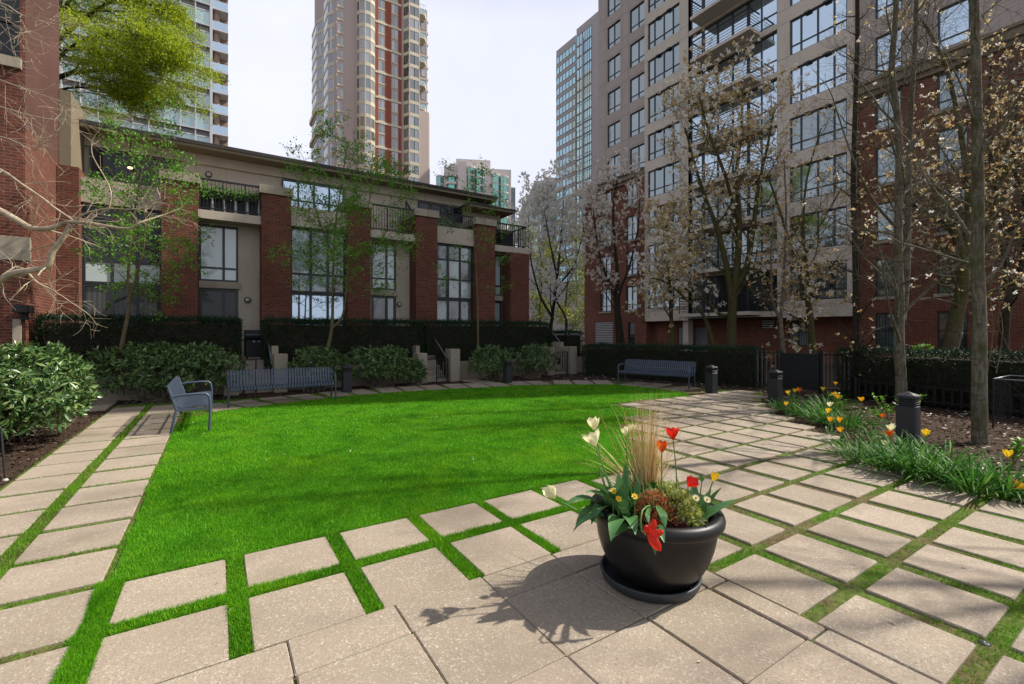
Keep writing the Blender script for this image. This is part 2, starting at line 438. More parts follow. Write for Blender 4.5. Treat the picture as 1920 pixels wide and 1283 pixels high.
M['p_cream'] = m_leaf('cream_petal', [(0, (.80, .76, .40)), (1, (.86, .84, .58))], rough=.5, trans=.35)
M['p_red'] = m_leaf('scarlet_petal', [(0, (.62, .012, .008)), (1, (.75, .03, .008))], rough=.4, trans=.3)
M['p_orange'] = m_leaf('orange_petal', [(0, (.70, .08, .01)), (1, (.80, .18, .01))], rough=.45, trans=.3)
M['p_yellow'] = m_leaf('yellow_petal', [(0, (.80, .52, .01)), (1, (.85, .62, .04))], rough=.45, trans=.3)
M['p_gold'] = m_leaf('golden_petal', [(0, (.78, .34, .006)), (1, (.85, .48, .02))], rough=.45, trans=.3)
M['straw'] = m_leaf('straw_blade', [(0, (.38, .22, .07)), (.5, (.58, .40, .16)), (1, (.76, .64, .36))], rough=.6, trans=.35)
M['euph'] = m_leaf('coral_foliage', [(0, (.30, .14, .05)), (.35, (.50, .13, .06)), (.6, (.62, .20, .10)), (.8, (.38, .30, .08)), (1, (.22, .22, .06))], rough=.6, trans=.3)
M['lime_fol'] = m_leaf('lime_variegated_foliage', [(0, (.30, .34, .06)), (.6, (.46, .50, .12)), (1, (.62, .62, .34))], rough=.5, trans=.3)
M['plum'] = m_leaf('plum_foliage', [(0, (.05, .012, .022)), (.7, (.10, .022, .035)), (1, (.24, .09, .10))], rough=.45, trans=.2)
M['grass'] = m_leaf('lawn_grass', [(0, (.028, .155, .004)), (.5, (.050, .235, .005)), (.9, (.085, .30, .008)), (1, (.22, .34, .03))], rough=.5, trans=.35, spec=.25)
M['grass_dull'] = m_leaf('joint_grass', [(0, (.06, .18, .004)), (.5, (.11, .29, .006)), (.85, (.17, .36, .012)), (1, (.26, .29, .05))], rough=.55, trans=.35, spec=.2)
M['litter'] = m_leaf('fallen_petals', [(0, (.66, .60, .52)), (.5, (.52, .44, .34)), (.8, (.30, .20, .12)), (1, (.70, .66, .60))], rough=.7, trans=.1)
M['wood'] = m_plain('dark_fence_wood', (.022, .018, .014), (.012, .010, .008), .85, 6, .15, bump_s=.5)
M['greyfence'] = m_plain('weathered_grey_fence', (.15, .135, .12), (.09, .08, .07), .8, 8, .2, bump_s=.4)
M['lampglass'] = m_plain('frosted_lamp_glass', (.45, .42, .36), (.38, .35, .30), .3, 5, .5)

def m_slab():
    m, nt, out = new_mat('exposed_aggregate_slab'); p = pos_node(nt)
    g = N(nt, 'ShaderNodeNewGeometry')
    base = ramp(nt, g.outputs['Random Per Island'], [(0, (.245, .205, .145)), (.35, (.325, .27, .195)), (.7, (.345, .28, .21)), (1, (.39, .33, .245))])
    v = N(nt, 'ShaderNodeTexVoronoi', i_Scale=110.0); nt.links.new(p, v.inputs['Vector'])
    vs = N(nt, 'ShaderNodeSeparateColor'); nt.links.new(v.outputs['Color'], vs.inputs[0])
    c = mix(nt, ramp(nt, vs.outputs[0], [(.0, (.0, .0, .0)), (.78, (.0, .0, .0)), (.97, (.75, .75, .75))]), base, (.62, .55, .46))
    c = mix(nt, ramp(nt, vs.outputs[1], [(.70, (.0, .0, .0)), (.98, (.7, .7, .7))]), c, (.15, .115, .09))
    n1 = noise(nt, p, 1.7, 6, .65)
    c = mix(nt, ramp(nt, n1, [(.38, (.55, .55, .55)), (.62, (0, 0, 0))]), c, (.23, .18, .13))
    n2 = noise(nt, p, 300, 2)
    c = mix(nt, .32, c, ramp(nt, n2, [(.3, (.17, .135, .10)), (.7, (.50, .42, .34))]))
    n3 = noise(nt, p, 5.5, 5, .7)
    c = mix(nt, ramp(nt, n3, [(.64, (0, 0, 0)), (.78, (.5, .5, .5))]), c, (.20, .155, .105))
    n4 = noise(nt, p, .8, 5, .6)
    c = mix(nt, ramp(nt, n4, [(.50, (0, 0, 0)), (.72, (.6, .6, .6))]), c, (.18, .15, .10))      # damp and dirt
    bsdf(nt, out, c, .85, .25, 0, v.outputs['Distance'], .35, .003)
    return m
M['slab'] = m_slab()
def m_ground():
    m, nt, out = new_mat('mulch_soil'); p = pos_node(nt)
    n1 = noise(nt, p, 22, 8, .7); n2 = noise(nt, p, 1.1, 4)
    c = ramp(nt, n1, [(.3, (.016, .010, .007)), (.5, (.055, .035, .024)), (.72, (.12, .082, .058))])
    c = mix(nt, ramp(nt, n2, [(.4, (0, 0, 0)), (.7, (.5, .5, .5))]), c, (.05, .032, .022))
    bsdf(nt, out, c, .95, .1, 0, n1, .9, .03)
    return m
M['ground'] = m_ground()
def m_joint():
    m, nt, out = new_mat('mossy_joint_soil'); p = pos_node(nt)
    n1 = noise(nt, p, 30, 7, .7); n2 = noise(nt, p, 1.4, 5, .6)
    a = ramp(nt, n1, [(.3, (.05, .036, .018)), (.7, (.19, .145, .075))])
    b = ramp(nt, n1, [(.3, (.035, .085, .008)), (.7, (.10, .21, .018))])
    c = mix(nt, ramp(nt, n2, [(.42, (0, 0, 0)), (.61, (.9, .9, .9))]), a, b)
    bsdf(nt, out, c, .95, .1, 0, n1, .8, .012)
    return m
M['joint'] = m_joint()
def m_turf():
    m, nt, out = new_mat('turf_base'); p = pos_node(nt)
    n1 = noise(nt, p, 60, 6, .7); n2 = noise(nt, p, .9, 5, .6)
    a = ramp(nt, n1, [(.3, (.02, .10, .003)), (.7, (.07, .26, .006))])
    c = mix(nt, ramp(nt, n2, [(.5, (0, 0, 0)), (.72, (.7, .7, .7))]), a, (.10, .19, .012))
    bsdf(nt, out, c, .9, .1, 0, n1, .8, .02)
    return m
M['turf'] = m_turf()
# ================================================================== SETTING: ground, lawn, paving
def m_grass(name, stops, dry):
    m, nt, out = new_mat(name); p = pos_node(nt)
    g = N(nt, 'ShaderNodeNewGeometry')
    c = ramp(nt, g.outputs['Random Per Island'], stops)
    n1 = noise(nt, p, .85, 5, .6); n2 = noise(nt, p, 1.9, 5, .6); n5 = noise(nt, p, 1.3, 6, .7)
    c = mix(nt, ramp(nt, n1, [(.53, (0, 0, 0)), (.70, (.8, .8, .8))]), c, dry)
    c = mix(nt, ramp(nt, n5, [(.70, (0, 0, 0)), (.78, (.8, .8, .8))]), c, (.30, .26, .06))
    c = mix(nt, ramp(nt, n2, [(.36, (.6, .6, .6)), (.52, (0, 0, 0))]), c, (.030, .165, .002))
    b = nt.nodes.new('ShaderNodeBsdfPrincipled'); nt.links.new(c, b.inputs['Base Color'])
    b.inputs['Roughness'].default_value = .5; b.inputs['Specular IOR Level'].default_value = .2
    t = nt.nodes.new('ShaderNodeBsdfTranslucent'); nt.links.new(c, t.inputs[0])
    mx = N(nt, 'ShaderNodeMixShader', i_0=.35)
    nt.links.new(b.outputs[0], mx.inputs[1]); nt.links.new(t.outputs[0], mx.inputs[2]); nt.links.new(mx.outputs[0], out.inputs[0])
    return m
M['grass'] = m_grass('lawn_grass', [(0, (.050, .22, .004)), (.5, (.105, .355, .006)), (.9, (.18, .455, .010)), (1, (.38, .58, .04))], (.25, .48, .010))

g = MB(); g.quad((-300, -60, -.035), (420, -60, -.035), (420, 420, -.035), (-300, 420, -.035))
tag(g.build('ground', M['ground']), kind='structure')

LAWN = [(-.62, 4.09), (3.0, 4.09), (4.85, 4.0), (5.5, 4.65), (6.02, 5.25), (6.1, 6.05), (7.7, 6.4), (7.85, 8.0), (9.4, 8.05), (10.6, 7.75), (11.1, 8.3),
        (11.25, 9.7), (10.9, 10.9), (9.6, 11.8), (8.2, 12.25), (6.2, 12.65), (4.2, 12.85), (2.8, 12.72), (1.4, 12.3), (.2, 11.85), (-.5, 11.2), (-.64, 10.2)]
BED = [(6.35, -3.0), (6.55, .6), (6.78, 1.2), (7.1, 1.62), (7.3, 2.15), (7.85, 2.7), (8.55, 3.75), (9.4, 4.75), (10.4, 5.6), (11.6, 6.4), (13.4, 7.3)]   # edge of the flower bed
def in_poly(x, y, poly):
    x = np.asarray(x); y = np.asarray(y); r = np.zeros(x.shape, bool); n = len(poly)
    for i in range(n):
        x0, y0 = poly[i]; x1, y1 = poly[(i + 1) % n]
        c = ((y0 > y) != (y1 > y)) & (x < (x1 - x0) * (y - y0) / (y1 - y0 + 1e-12) + x0)
        r ^= c
    return r
t = MB(); t.add([(x, y, -.006) for x, y in LAWN], [tuple(range(len(LAWN)))])
t.add([(x, y, -.006) for x, y in LAWN] + [(x, y, -.05) for x, y in LAWN], [(i, (i+1) % len(LAWN), len(LAWN) + (i+1) % len(LAWN), len(LAWN) + i) for i in range(len(LAWN))])
tag(t.build('lawn', M['turf']), kind='structure')

SLABS = []            # x0,y0,x1,y1 of every axis-aligned slab, so that grass keeps off them
def slab(mb, x0, y0, x1, y1):
    j = lambda: random.uniform(-.006, .006)
    dz = random.uniform(-.003, .003)
    mb.bbox(x0 + j(), y0 + j(), -.06, x1 + j(), y1 + j(), dz, .007)
    SLABS.append((x0, y0, x1, y1))
# ---- left path of stepping slabs
pl = MB()
for k in range(-7, 16):
    y1 = 3.40 + .672 * k; y0 = y1 - .585
    slab(pl, -1.27, y0, -.67, y1)
    y1b = y1 + .06
    slab(pl, -1.965, y1b - .60, -1.40, y1b)
for k in range(4):
    y1 = 16.1 - .67 * k
    if k < 4: slab(pl, -2.72, y1 - .59, -2.10, y1)
tag(pl.build('stepping_path', M['slab']), kind='structure')
# ---- patio
pa = MB()
xs = [-.54, .165, .865, 1.57, 2.26, 2.965]
for i, x in enumerate(xs):
    w = .595 if i < 5 else .53
    slab(pa, x, 3.525, x + w, 4.065)
    slab(pa, x, 2.815, x + w, 3.39)
tight = [-.56, -.292, .32, .932, 1.545, 2.157, 2.757]
for a, b in zip(tight[:-1], tight[1:]):
    slab(pa, a + .004, 2.505, b - .004, 2.808)
rows = [(1.885, 2.497), (1.266, 1.878), (.65, 1.258), (.03, .642), (-.59, .022)]
for (y0, y1) in rows:
    for a, b in zip(tight[:-1], tight[1:]):
        slab(pa, a + .004, y0, b - .004, y1)
    slab(pa, 2.762, y0 - .02, 2.95, y1 - .028)
slab(pa, 2.762, 2.478, 2.95, 2.808)
XC = [2.965, 3.615, 4.285, 4.91, 5.56, 6.18, 6.80, 7.40, 8.05, 8.68, 9.32, 9.95, 10.58, 11.2, 11.85, 12.5]
YR = [-.58, .07, .735, 1.40, 2.065, 2.72, 3.38, 4.02, 4.67, 5.32, 5.96, 6.61, 7.25]
def bed_x(y):
    for (xa, ya), (xb, yb) in zip(BED[:-1], BED[1:]):
        if ya <= y <= yb: return xa + (xb - xa) * (y - ya) / (yb - ya)
    return 13.4
for yi, y0 in enumerate(YR):
    for xi, x0 in enumerate(XC):
        if xi < 1 and y0 > 2.6: continue
        x1 = x0 + .525; y1 = y0 + (.57 if yi > 2 else .565)
        cx, cy = (x0 + x1) / 2, (y0 + y1) / 2
        if in_poly(np.array([cx]), np.array([cy]), LAWN)[0]: continue
        if cx > bed_x(cy) + .02: continue
        if cy > 7.7 and cx > 12.6: continue
        if yi < 2 and x0 < 3.0: pass
        slab(pa, x0, y0, min(x1, max(x0 + .3, bed_x(cy) + .1)), y1)
tag(pa.build('patio', M['slab']), kind='structure')
# ---- curved path behind the lawn, two courses of slabs
bp = MB()
arc = [(-.1, 11.75), (1.4, 12.32), (2.8, 12.74), (4.2, 12.87), (6.2, 12.67), (8.2, 12.27), (9.6, 11.82), (10.9, 10.92), (11.27, 9.7), (11.15, 8.35)]
arc = [Vector((x, y, 0)) for x, y in arc]
def along(pts, s):
    for a, b in zip(pts[:-1], pts[1:]):
        L = (b - a).length
        if s <= L: return a + (b - a) * (s / L), (b - a).normalized()
        s -= L
    return pts[-1], (pts[-1] - pts[-2]).normalized()
tot = sum((b - a).length for a, b in zip(arc[:-1], arc[1:])); s = 0.05
OSL = []
while s + .6 < tot:
    p, d = along(arc, s + .3); nrm = Vector((-d.y, d.x, 0))
    for o in (.36, 1.0):
        c = p + nrm * o
        bp.obox((c.x, c.y, -.03 + random.uniform(-.003, .003)), d, nrm, (0, 0, 1), .295, .285, .03)
        OSL.append((c.x, c.y, d.x, d.y))
    s += .69
# walk from the path to the stair in the middle
for k in range(3):
    bp.bbox(7.35, 13.5 + .5 * k, -.06, 8.05, 13.95 + .5 * k, .0, .006); SLABS.append((7.35, 13.5 + .5*k, 8.05, 13.95 + .5*k))
tag(bp.build('curved_path', M['slab']), kind='structure')

# ---- bedding of moss and grit under the slabs
bd = MB()
PAVED = [(-2.02, -2.0), (6.3, -2.0)] + [(x + .02, y) for x, y in BED[1:]] + [(13.2, 7.9), (12.4, 9.0), (12.5, 10.0), (12.0, 11.5), (10.2, 13.0), (8.2, 13.6), (4.2, 14.2), (1.4, 13.6), (-.6, 13.8), (-1.2, 14.2), (-2.0, 14.2)]
bd.add([(x, y, -.018) for x, y in PAVED], [tuple(range(len(PAVED)))])
tag(bd.build('paving_bed', M['joint']), kind='structure')

# ---- grass
def lump(x, y, s=1.0):
    return (np.sin(x*3.1*s+1.3) * np.sin(y*2.7*s+.4) + np.sin(x*1.3*s-y*1.9*s+2.) + .6*np.sin(x*7.3*s+y*5.1*s)) / 2.6
def blades(P, h, w, lean):
    n = len(P); th = rng.uniform(0, 2*np.pi, n)
    S = np.stack([np.cos(th), np.sin(th), np.zeros(n)], 1)
    le = rng.normal(size=(n, 3)) * lean; le[:, 2] = 1.0; D = unit(le)
    b1 = P + S * w[:, None] * .5; b2 = P - S * w[:, None] * .5
    mid = P + D * h[:, None] * .6; D2 = unit(D + rng.normal(size=(n, 3)) * lean * .7); tip = mid + D2 * h[:, None] * .4
    V = np.stack([b1, b2, mid - S * w[:, None]*.35, mid + S * w[:, None]*.35, tip], 1).reshape(-1, 3)
    i = np.arange(n)[:, None] * 5
    Q = np.concatenate([i + np.array([[0, 1, 2]]), i + np.array([[0, 2, 3]]), i + np.array([[3, 2, 4]])], 1).reshape(-1, 3)
    return V, Q
n = 1100000
x = rng.uniform(-.75, 11.4, n); y = rng.uniform(3.95, 12.95, n)
d = x * FX + y * FY
keep = in_poly(x + lump(x, y, 3) * .045, y + lump(y, x, 3) * .04, LAWN) & (rng.random(n) < np.clip((4.6 / d) ** 1.7, 0, 1))
x, y, d = x[keep], y[keep], d[keep]
h = rng.uniform(.014, .042, len(x)) * (1 + .35 * lump(x, y, 1.0) + .3 * lump(x, y, 5.0)); w = .0036 * np.maximum(1, d / 4.2)
V, Q = blades(np.stack([x, y, np.full(len(x), -.006)], 1), h, w, .42)
tag(np_mesh('grass', V, Q, M['grass']), kind='stuff')
NB = len(x)
# grass and moss in the joints of the paving
n = 1500000
x = rng.uniform(-2.05, 8.6, n); y = rng.uniform(.3, 13.8, n)
d = x * FX + y * FY
keep = in_poly(x, y, PAVED) & ~in_poly(x, y, LAWN) & (rng.random(n) < np.clip((3.4 / np.maximum(d, .5)) ** 1.5, 0, 1))
x, y, d = x[keep], y[keep], d[keep]
on = np.zeros(len(x), bool)
for (a, b, c, e) in SLABS:
    on |= (x > a - .006) & (x < c + .006) & (y > b - .006) & (y < e + .006)
for (cx, cy, dx, dy) in OSL:
    u = (x - cx) * dx + (y - cy) * dy; v = -(x - cx) * dy + (y - cy) * dx
    on |= (np.abs(u) < .30) & (np.abs(v) < .29)
landing = (x > -.57) & (x < 2.96) & (y < 2.81)
lush = np.clip(.55 + .75 * lump(x, y, 1.3), 0.04, 1)
near_lawn = (y > 2.8) & (x < 3.7) & (x > -.6)
lush = np.where(near_lawn, 1.0, lush)
lush = np.where((x > -1.41) & (x < -1.26) & (y > 5.0), 1.0, lush)
lush = np.where((x > 2.95) & (y < 4), lush * .72, lush)
lush = np.where((x > 3.4) & (y > 3.3), lush * .3, lush)
lush = np.where((x < -.64) & (y < 3.4), lush * .55, lush)
keep = ~on & ~landing & (rng.random(len(x)) < lush)
x, y, d, lu = x[keep], y[keep], d[keep], lush[keep]
h = rng.uniform(.014, .042, len(x)) * (.45 + .6 * lu); w = .0036 * np.maximum(1, d / 4.2)
V, Q = blades(np.stack([x, y, np.full(len(x), -.018)], 1), h + .008, w, .55)
tag(np_mesh('joint_grass', V, Q, M['grass_dull']), kind='stuff')
# lush strips between the first courses of slabs beside the lawn
n = 420000
x = rng.uniform(-.70, 3.75, n); y = rng.uniform(2.80, 4.10, n); k_ = int(n * .12)
x[:k_] = rng.uniform(-.68, -.53, k_); y[:k_] = rng.uniform(2.6, 4.1, k_)
on = np.zeros(n, bool)
for (a, b, c, e) in SLABS: on |= (x > a - .004) & (x < c + .004) & (y > b - .004) & (y < e + .004)
on |= (rng.random(n) > .75 + .35 * lump(x, y, 2.2))
x, y = x[~on], y[~on]
h = rng.uniform(.022, .052, len(x)) * (1 + .3 * lump(x, y, 3)); w = np.full(len(x), .0036)
V, Q = blades(np.stack([x, y, np.full(len(x), -.018)], 1), h, w, .5)
tag(np_mesh('strip_grass', V, Q, M['grass']), kind='stuff')
print('blades', NB, len(x))

# ---- petals and dead leaves lying on the mulch and in the lawn
def litter(n, x0, x1, y0, y1, test, z, s):
    x = rng.uniform(x0, x1, n); y = rng.uniform(y0, y1, n); k = test(x, y); x, y = x[k], y[k]; m = len(x)
    th = rng.uniform(0, 6.28, m); D = np.stack([np.cos(th), np.sin(th), rng.normal(size=m) * .15], 1)
    L = rng.uniform(.6, 1.4, m) * s
    return leaf_arrays(np.stack([x, y, np.full(m, z)], 1), D, L, L * rng.uniform(.25, .5, m), .2, np.array([0, 0, 1.0]) + rng.normal(size=(m, 3)) * .25)
bedx = np.vectorize(bed_x)
A = litter(900, 7.2, 14.0, 0.5, 7.2, lambda x, y: (x > bedx(y) + .9), -.012, .085)
B = litter(500, 8.5, 14.0, 7.0, 14.2, lambda x, y: ~in_poly(x, y, LAWN), .012, .07)
C_ = litter(130, -.5, 11, 4.3, 12.8, lambda x, y: in_poly(x, y, LAWN), .03, .032)
D_ = litter(60, -2, 8, 1.0, 7.5, lambda x, y: ~in_poly(x, y, LAWN), .007, .035)
V, Q = join([A, B, C_, D_]); tag(np_mesh('fallen_petals', V, Q, M['litter']), kind='stuff')
# bark chips on the beds
def chips(n, x0, x1, y0, y1, test):
    x = rng.uniform(x0, x1, n); y = rng.uniform(y0, y1, n); k = test(x, y); x, y = x[k], y[k]; m = len(x)
    D = rng.normal(size=(m, 3)); D[:, 2] *= .35; L = rng.uniform(.02, .07, m)
    return leaf_arrays(np.stack([x, y, np.full(m, -.03) + rng.uniform(0, .012, m)], 1), D, L, L * .45, .3)
V, Q = join([chips(9000, 6.6, 14, 0, 7.3, lambda x, y: x > bedx(y) + .03), chips(5000, -4.5, -2.0, 5.5, 13.0, lambda x, y: x > -9), chips(4000, -1.5, 11.5, 13.2, 15.0, lambda x, y: x > -9)])
M['chip'] = m_leaf('bark_chip', [(0, (.022, .014, .009)), (.6, (.075, .048, .032)), (1, (.15, .105, .075))], rough=.9, trans=0, spec=.1)
tag(np_mesh('bark_mulch', V, Q, M['chip']), kind='stuff')
# ================================================================== planter with its plants
PC = Vector((2.545, 2.15, 0))
sa = thing('planter_saucer', 'round grey plastic drip saucer on the paving under the black planter', 'saucer', (2.52, 2.16, 0))
mb = MB(); mb.lathe([(0, .012), (.285, .012), (.305, .03), (.318, .070), (.336, .072), (.338, .064), (.326, .02), (.31, .002), (0, .002)], 64)
mb.build('dish', M['saucer'], sa, local=True)
ptilt = Matrix.Rotation(R(1.6), 3, Vector((.5, .85, 0)).normalized())
po = thing('planter', 'large round black planter with rolled rim full of tulips, standing on the patio', 'planter', (PC.x, PC.y, .0))
prof = [(0, .022), (.215, .022), (.245, .034), (.288, .075), (.330, .135), (.363, .205), (.386, .28), (.398, .35), (.401, .395), (.403, .41), (.408, .416), (.420, .420)]
for k in range(9):
    th = -math.pi * .45 + k / 8 * math.pi * 1.3
    prof.append((.404 + .044 * math.cos(th), .466 + .048 * math.sin(th)))
prof += [(.362, .475), (.352, .44), (.348, .40)]
mb = MB(); mb.lathe(prof, 72, tilt=ptilt); mb.build('bowl', M['pot'], po, local=True)
mb = MB(); mb.lathe([(.352, .435), (.2, .452), (0, .458)], 40, tilt=ptilt); mb.build('soil', M['soil'], po, local=True)
# a few scuffs moulded in the bowl side
SOIL = .45

def petal_mesh(mb, c, axis, size, open_=.25, n=6, droop=0.0, spin=0.0, pointed=.5):
    """cup of petals around axis from base point c"""
    axis = Vector(axis).normalized(); q = Vector((0, 0, 1)).rotation_difference(axis); c = Vector(c)
    for k in range(n):
        a0 = spin + 2 * math.pi * k / n; inner = k % 2
        sc = size * (1.0 if not inner else .94) * random.uniform(.94, 1.06); op = open_ * random.uniform(.7, 1.4)
        vs = []; NU, NV = 7, 5
        for i in range(NU):
            u = i / (NU - 1)
            rad = sc * (.06 + .44 * math.sin(min(1, u * 1.25) * math.pi / 2) * (1 - .28 * u * u) + op * u * u * .9) * (1 - .06 * inner)
            z = sc * (1.15 * u - droop * u * u)
            wd = .74 * min(1, .42 + 1.7 * u) * (1 - u ** 4.5) ** .55 if u < 1 else .03
            for j in range(NV):
                v = (j / (NV - 1) - .5) * 2
                a = a0 + v * wd * 1.0
                rr = rad * (1 - .05 * v * v)
                zz = z - sc * .10 * v * v * u * pointed
                vs.append(c + q @ Vector((rr * math.cos(a), rr * math.sin(a), zz)))
        fs = [(i*NV+j, i*NV+j+1, (i+1)*NV+j+1, (i+1)*NV+j) for i in range(NU-1) for j in range(NV-1)]
        mb.add(vs, fs, True)
def arc_pts(p, q, bow, n=7):
    p, q = Vector(p), Vector(q); b = Vector(bow)
    return [p.lerp(q, i/n) + b * math.sin(math.pi * i / n) for i in range(n + 1)]
def tulip(label, base, head, pet, size=.055, open_=.2, axis=None, leaves=3, bow=(0, 0, 0), leafL=.30, leafW=.062, group=None, nose=None):
    base, head = Vector(base), Vector(head)
    t = thing('tulip', label, 'tulip', base, group=group)
    pts = arc_pts(base, head, bow)
    m1 = MB(); m1.tube(pts, [.0055 - .0018 * i / 7 for i in range(8)], 6); m1.build('stem', M['stem'], t)
    ax = Vector(axis) if axis else (pts[-1] - pts[-2])
    m2 = MB(); petal_mesh(m2, head - ax.normalized() * size * .05, ax, size, open_, spin=random.uniform(0, 6))
    m2.build('flower', M[pet], t)
    for k in range(leaves):
        a = random.uniform(0, 6.28); d = Vector((math.cos(a) * .55, math.sin(a) * .55, .9))
        m3 = MB(); m3.blade(base + Vector((math.cos(a), math.sin(a), 0)) * .008, d, (0, 0, 1), leafL * random.uniform(.8, 1.15), leafW, random.uniform(.5, 1.2), 7, .22)
        m3.build('leaf', M['tulip_leaf'], t)
    return t
def pot_pt(px, py, t): return at(px, py, t)
def in_pot(p, r=.30):
    v = Vector((p.x - PC.x, p.y - PC.y, 0))
    if v.length > r: v = v.normalized() * r
    return Vector((PC.x + v.x, PC.y + v.y, SOIL))
def pt(label, px, py, t, pet, **kw):
    h = at(px, py, t); b = kw.pop('b', None)
    b = in_pot(at(*b) if b else h)
    return tulip(label, b, h, pet, **kw)
pt('cream tulip standing highest on the left of the black planter', 1115, 806, 3.06, 'p_cream', b=(1150, 930, 2.95), size=.078, open_=.22, bow=(-.02, .02, .02))
pt('wide open cream tulip just below the highest cream one in the planter', 1116, 836, 2.98, 'p_cream', b=(1158, 930, 2.9), size=.086, open_=.42, bow=(-.02, .0, .02))
pt('small closed cream tulip in front of the dry grass, left one of its pair', 1172, 817, 3.2, 'p_cream', b=(1185, 900, 3.2), size=.056, open_=.05, leaves=2)
pt('small cream tulip half hidden by the dry ornamental grass', 1185, 812, 3.3, 'p_cream', b=(1195, 900, 3.3), size=.06, open_=.15, leaves=1)
pt('cream tulip flopped out low over the left side of the planter', 1040, 934, 2.98, 'p_cream', b=(1150, 935, 3.0), size=.075, open_=.35, axis=(-.55, .1, .75), bow=(0, 0, -.03), leaves=0)
pt('scarlet tulip with flared petals standing highest on the right of the planter', 1262, 824, 3.04, 'p_red', b=(1268, 920, 3.02), size=.070, open_=.35, leaves=2, bow=(.02, 0, .0))
pt('orange red tulip against the base of the dry grass', 1241, 848, 2.98, 'p_orange', b=(1240, 930, 2.95), size=.072, open_=.12, leaves=1)
pt('yellow tulip leaning out over the right rim of the planter', 1337, 902, 2.98, 'p_yellow', b=(1318, 940, 2.95), size=.056, open_=.04, leaves=3, leafL=.2)
pt('green tulip bud at the right side of the planter', 1316, 903, 3.03, 'stem', b=(1306, 940, 3.0), size=.04, open_=-.12, leaves=3, leafL=.17)
pt('red tulip lying low among the lime foliage in the planter', 1290, 912, 2.98, 'p_red', b=(1292, 935, 2.98), size=.06, open_=.6, axis=(.1, -.5, .75), leaves=1)
# the broken one hanging over the front of the rim
h = at(1217, 1002, 2.665)
t = thing('tulip', 'wide open scarlet tulip hanging broken over the front rim of the planter', 'tulip', at(1222, 945, 2.95))
m1 = MB(); m1.tube([at(1222, 948, 2.92), at(1212, 950, 2.80), at(1204, 958, 2.70), at(1201, 975, 2.66), at(1203, 995, 2.66), at(1211, 1003, 2.665)], .005, 6); m1.build('stem', M['stem'], t)
m2 = MB()
fwd = -Vector((FX, FY, 0)); rt = Vector((FY, -FX, 0)); up = Vector((0, 0, 1))
for ang, ln, wd in ((70, .095, .050), (10, .085, .050), (-55, .115, .056), (115, .06, .04), (-20, .05, .035)):
    d = rt * math.cos(R(ang)) + up * math.sin(R(ang)); s = d.cross(fwd)
    vs = []; 
    for i in range(7):
        u = i / 6; w = wd * (math.sin(math.pi * (.1 + .85 * u)) ** .7) * .5
        for j in (-1, -.5, 0, .5, 1):
            vs.append(h + d * (ln * u) + s * (w * j) + fwd * (.016 * math.sin(u * 2.6) - .010 * j * j))
    m2.add(vs, [(i*5+j, i*5+j+1, i*5+j+6, i*5+j+5) for i in range(6) for j in range(4)], True)
m2.build('flower', M['p_red'], t)
for (a, b, c, w) in ((at(1232, 948, 2.9), at(1243, 965, 2.70), at(1247, 990, 2.66), .05), (at(1218, 950, 2.9), at(1214, 966, 2.70), at(1216, 982, 2.66), .03)):
    m3 = MB(); pts = [a.lerp(b, k/4) for k in range(4)] + [b.lerp(c, k/4) for k in range(5)]; vs = []
    for i, p in enumerate(pts):
        u = i / 8; ww = w * math.sin(math.pi * (.12 + .83 * u)) * .5
        vs += [p - rt * ww + up * .004, p + fwd * .008, p + rt * ww + up * .004]
    m3.add(vs, [(i*3+j, i*3+j+1, i*3+j+4, i*3+j+3) for i in range(8) for j in range(2)], True); m3.build('leaf', M['tulip_leaf'], t)

# big tulip leaves spilling over the rim
def leafy_tulip(label, base, specs, group=None):
    t = thing('tulip', label, 'tulip', base, group=group)
    for d, L, w, bend in specs:
        m = MB(); m.blade(Vector(base) + Vector(d).normalized() * .01, d, (0, 0, 1), L, w, bend, 9, .2); m.build('leaf', M['tulip_leaf'], t)
    return t
leafy_tulip('flowerless tulip with broad leaves arching over the left rim of the planter', in_pot(at(1150, 935, 2.95)),
            [((-.75, .05, 1.2), .42, .115, 1.25), ((-.75, -.45, .8), .38, .11, 2.0), ((-.35, -.2, 1.3), .40, .09, .8), ((-.5, -.75, .9), .33, .10, 1.8), ((-.2, .3, 1), .36, .07, .5), ((.1, -.4, 1), .27, .07, 1.2), ((-.9, .35, .6), .38, .085, 1.8), ((-.6, .1, 1.2), .40, .09, 1.0), ((.15, .1, 1.3), .38, .06, .4)])
leafy_tulip('flowerless tulip with broad leaves lying along the front rim of the planter', in_pot(at(1215, 945, 2.85)),
            [((-.85, .05, .42), .32, .095, 1.2), ((-.6, -.7, .35), .25, .075, 1.5), ((.45, .1, .55), .24, .075, 1.2), ((-.3, -.6, .6), .24, .08, 1.9)])
leafy_tulip('flowerless tulip with upright leaves beside the small cream pair', in_pot(at(1190, 925, 3.05)),
            [((-.1, .1, 1), .38, .06, .3), ((.25, .1, 1), .32, .055, .5), ((-.35, .05, 1), .30, .05, .7)])
leafy_tulip('flowerless tulip with pointed leaves fanning over the right rim of the planter', in_pot(at(1325, 945, 2.95)),
            [((.95, -.35, .62), .33, .075, .35), ((.45, -.3, 1), .28, .07, .4), ((.1, .2, 1), .30, .065, .4), ((-.5, .3, .9), .28, .055, .5), ((.7, .1, .9), .26, .06, .5)])
leafy_tulip('flowerless tulip with long leaves falling over the far left rim of the planter', in_pot(at(1128, 918, 3.2)),
            [((-.9, .25, .9), .38, .10, 1.7), ((-.6, -.3, 1.1), .36, .10, 1.3), ((-.8, -.35, .8), .34, .09, 2.0), ((-.2, .2, 1.3), .34, .07, .5), ((-.95, -.1, .6), .36, .085, 1.6)])
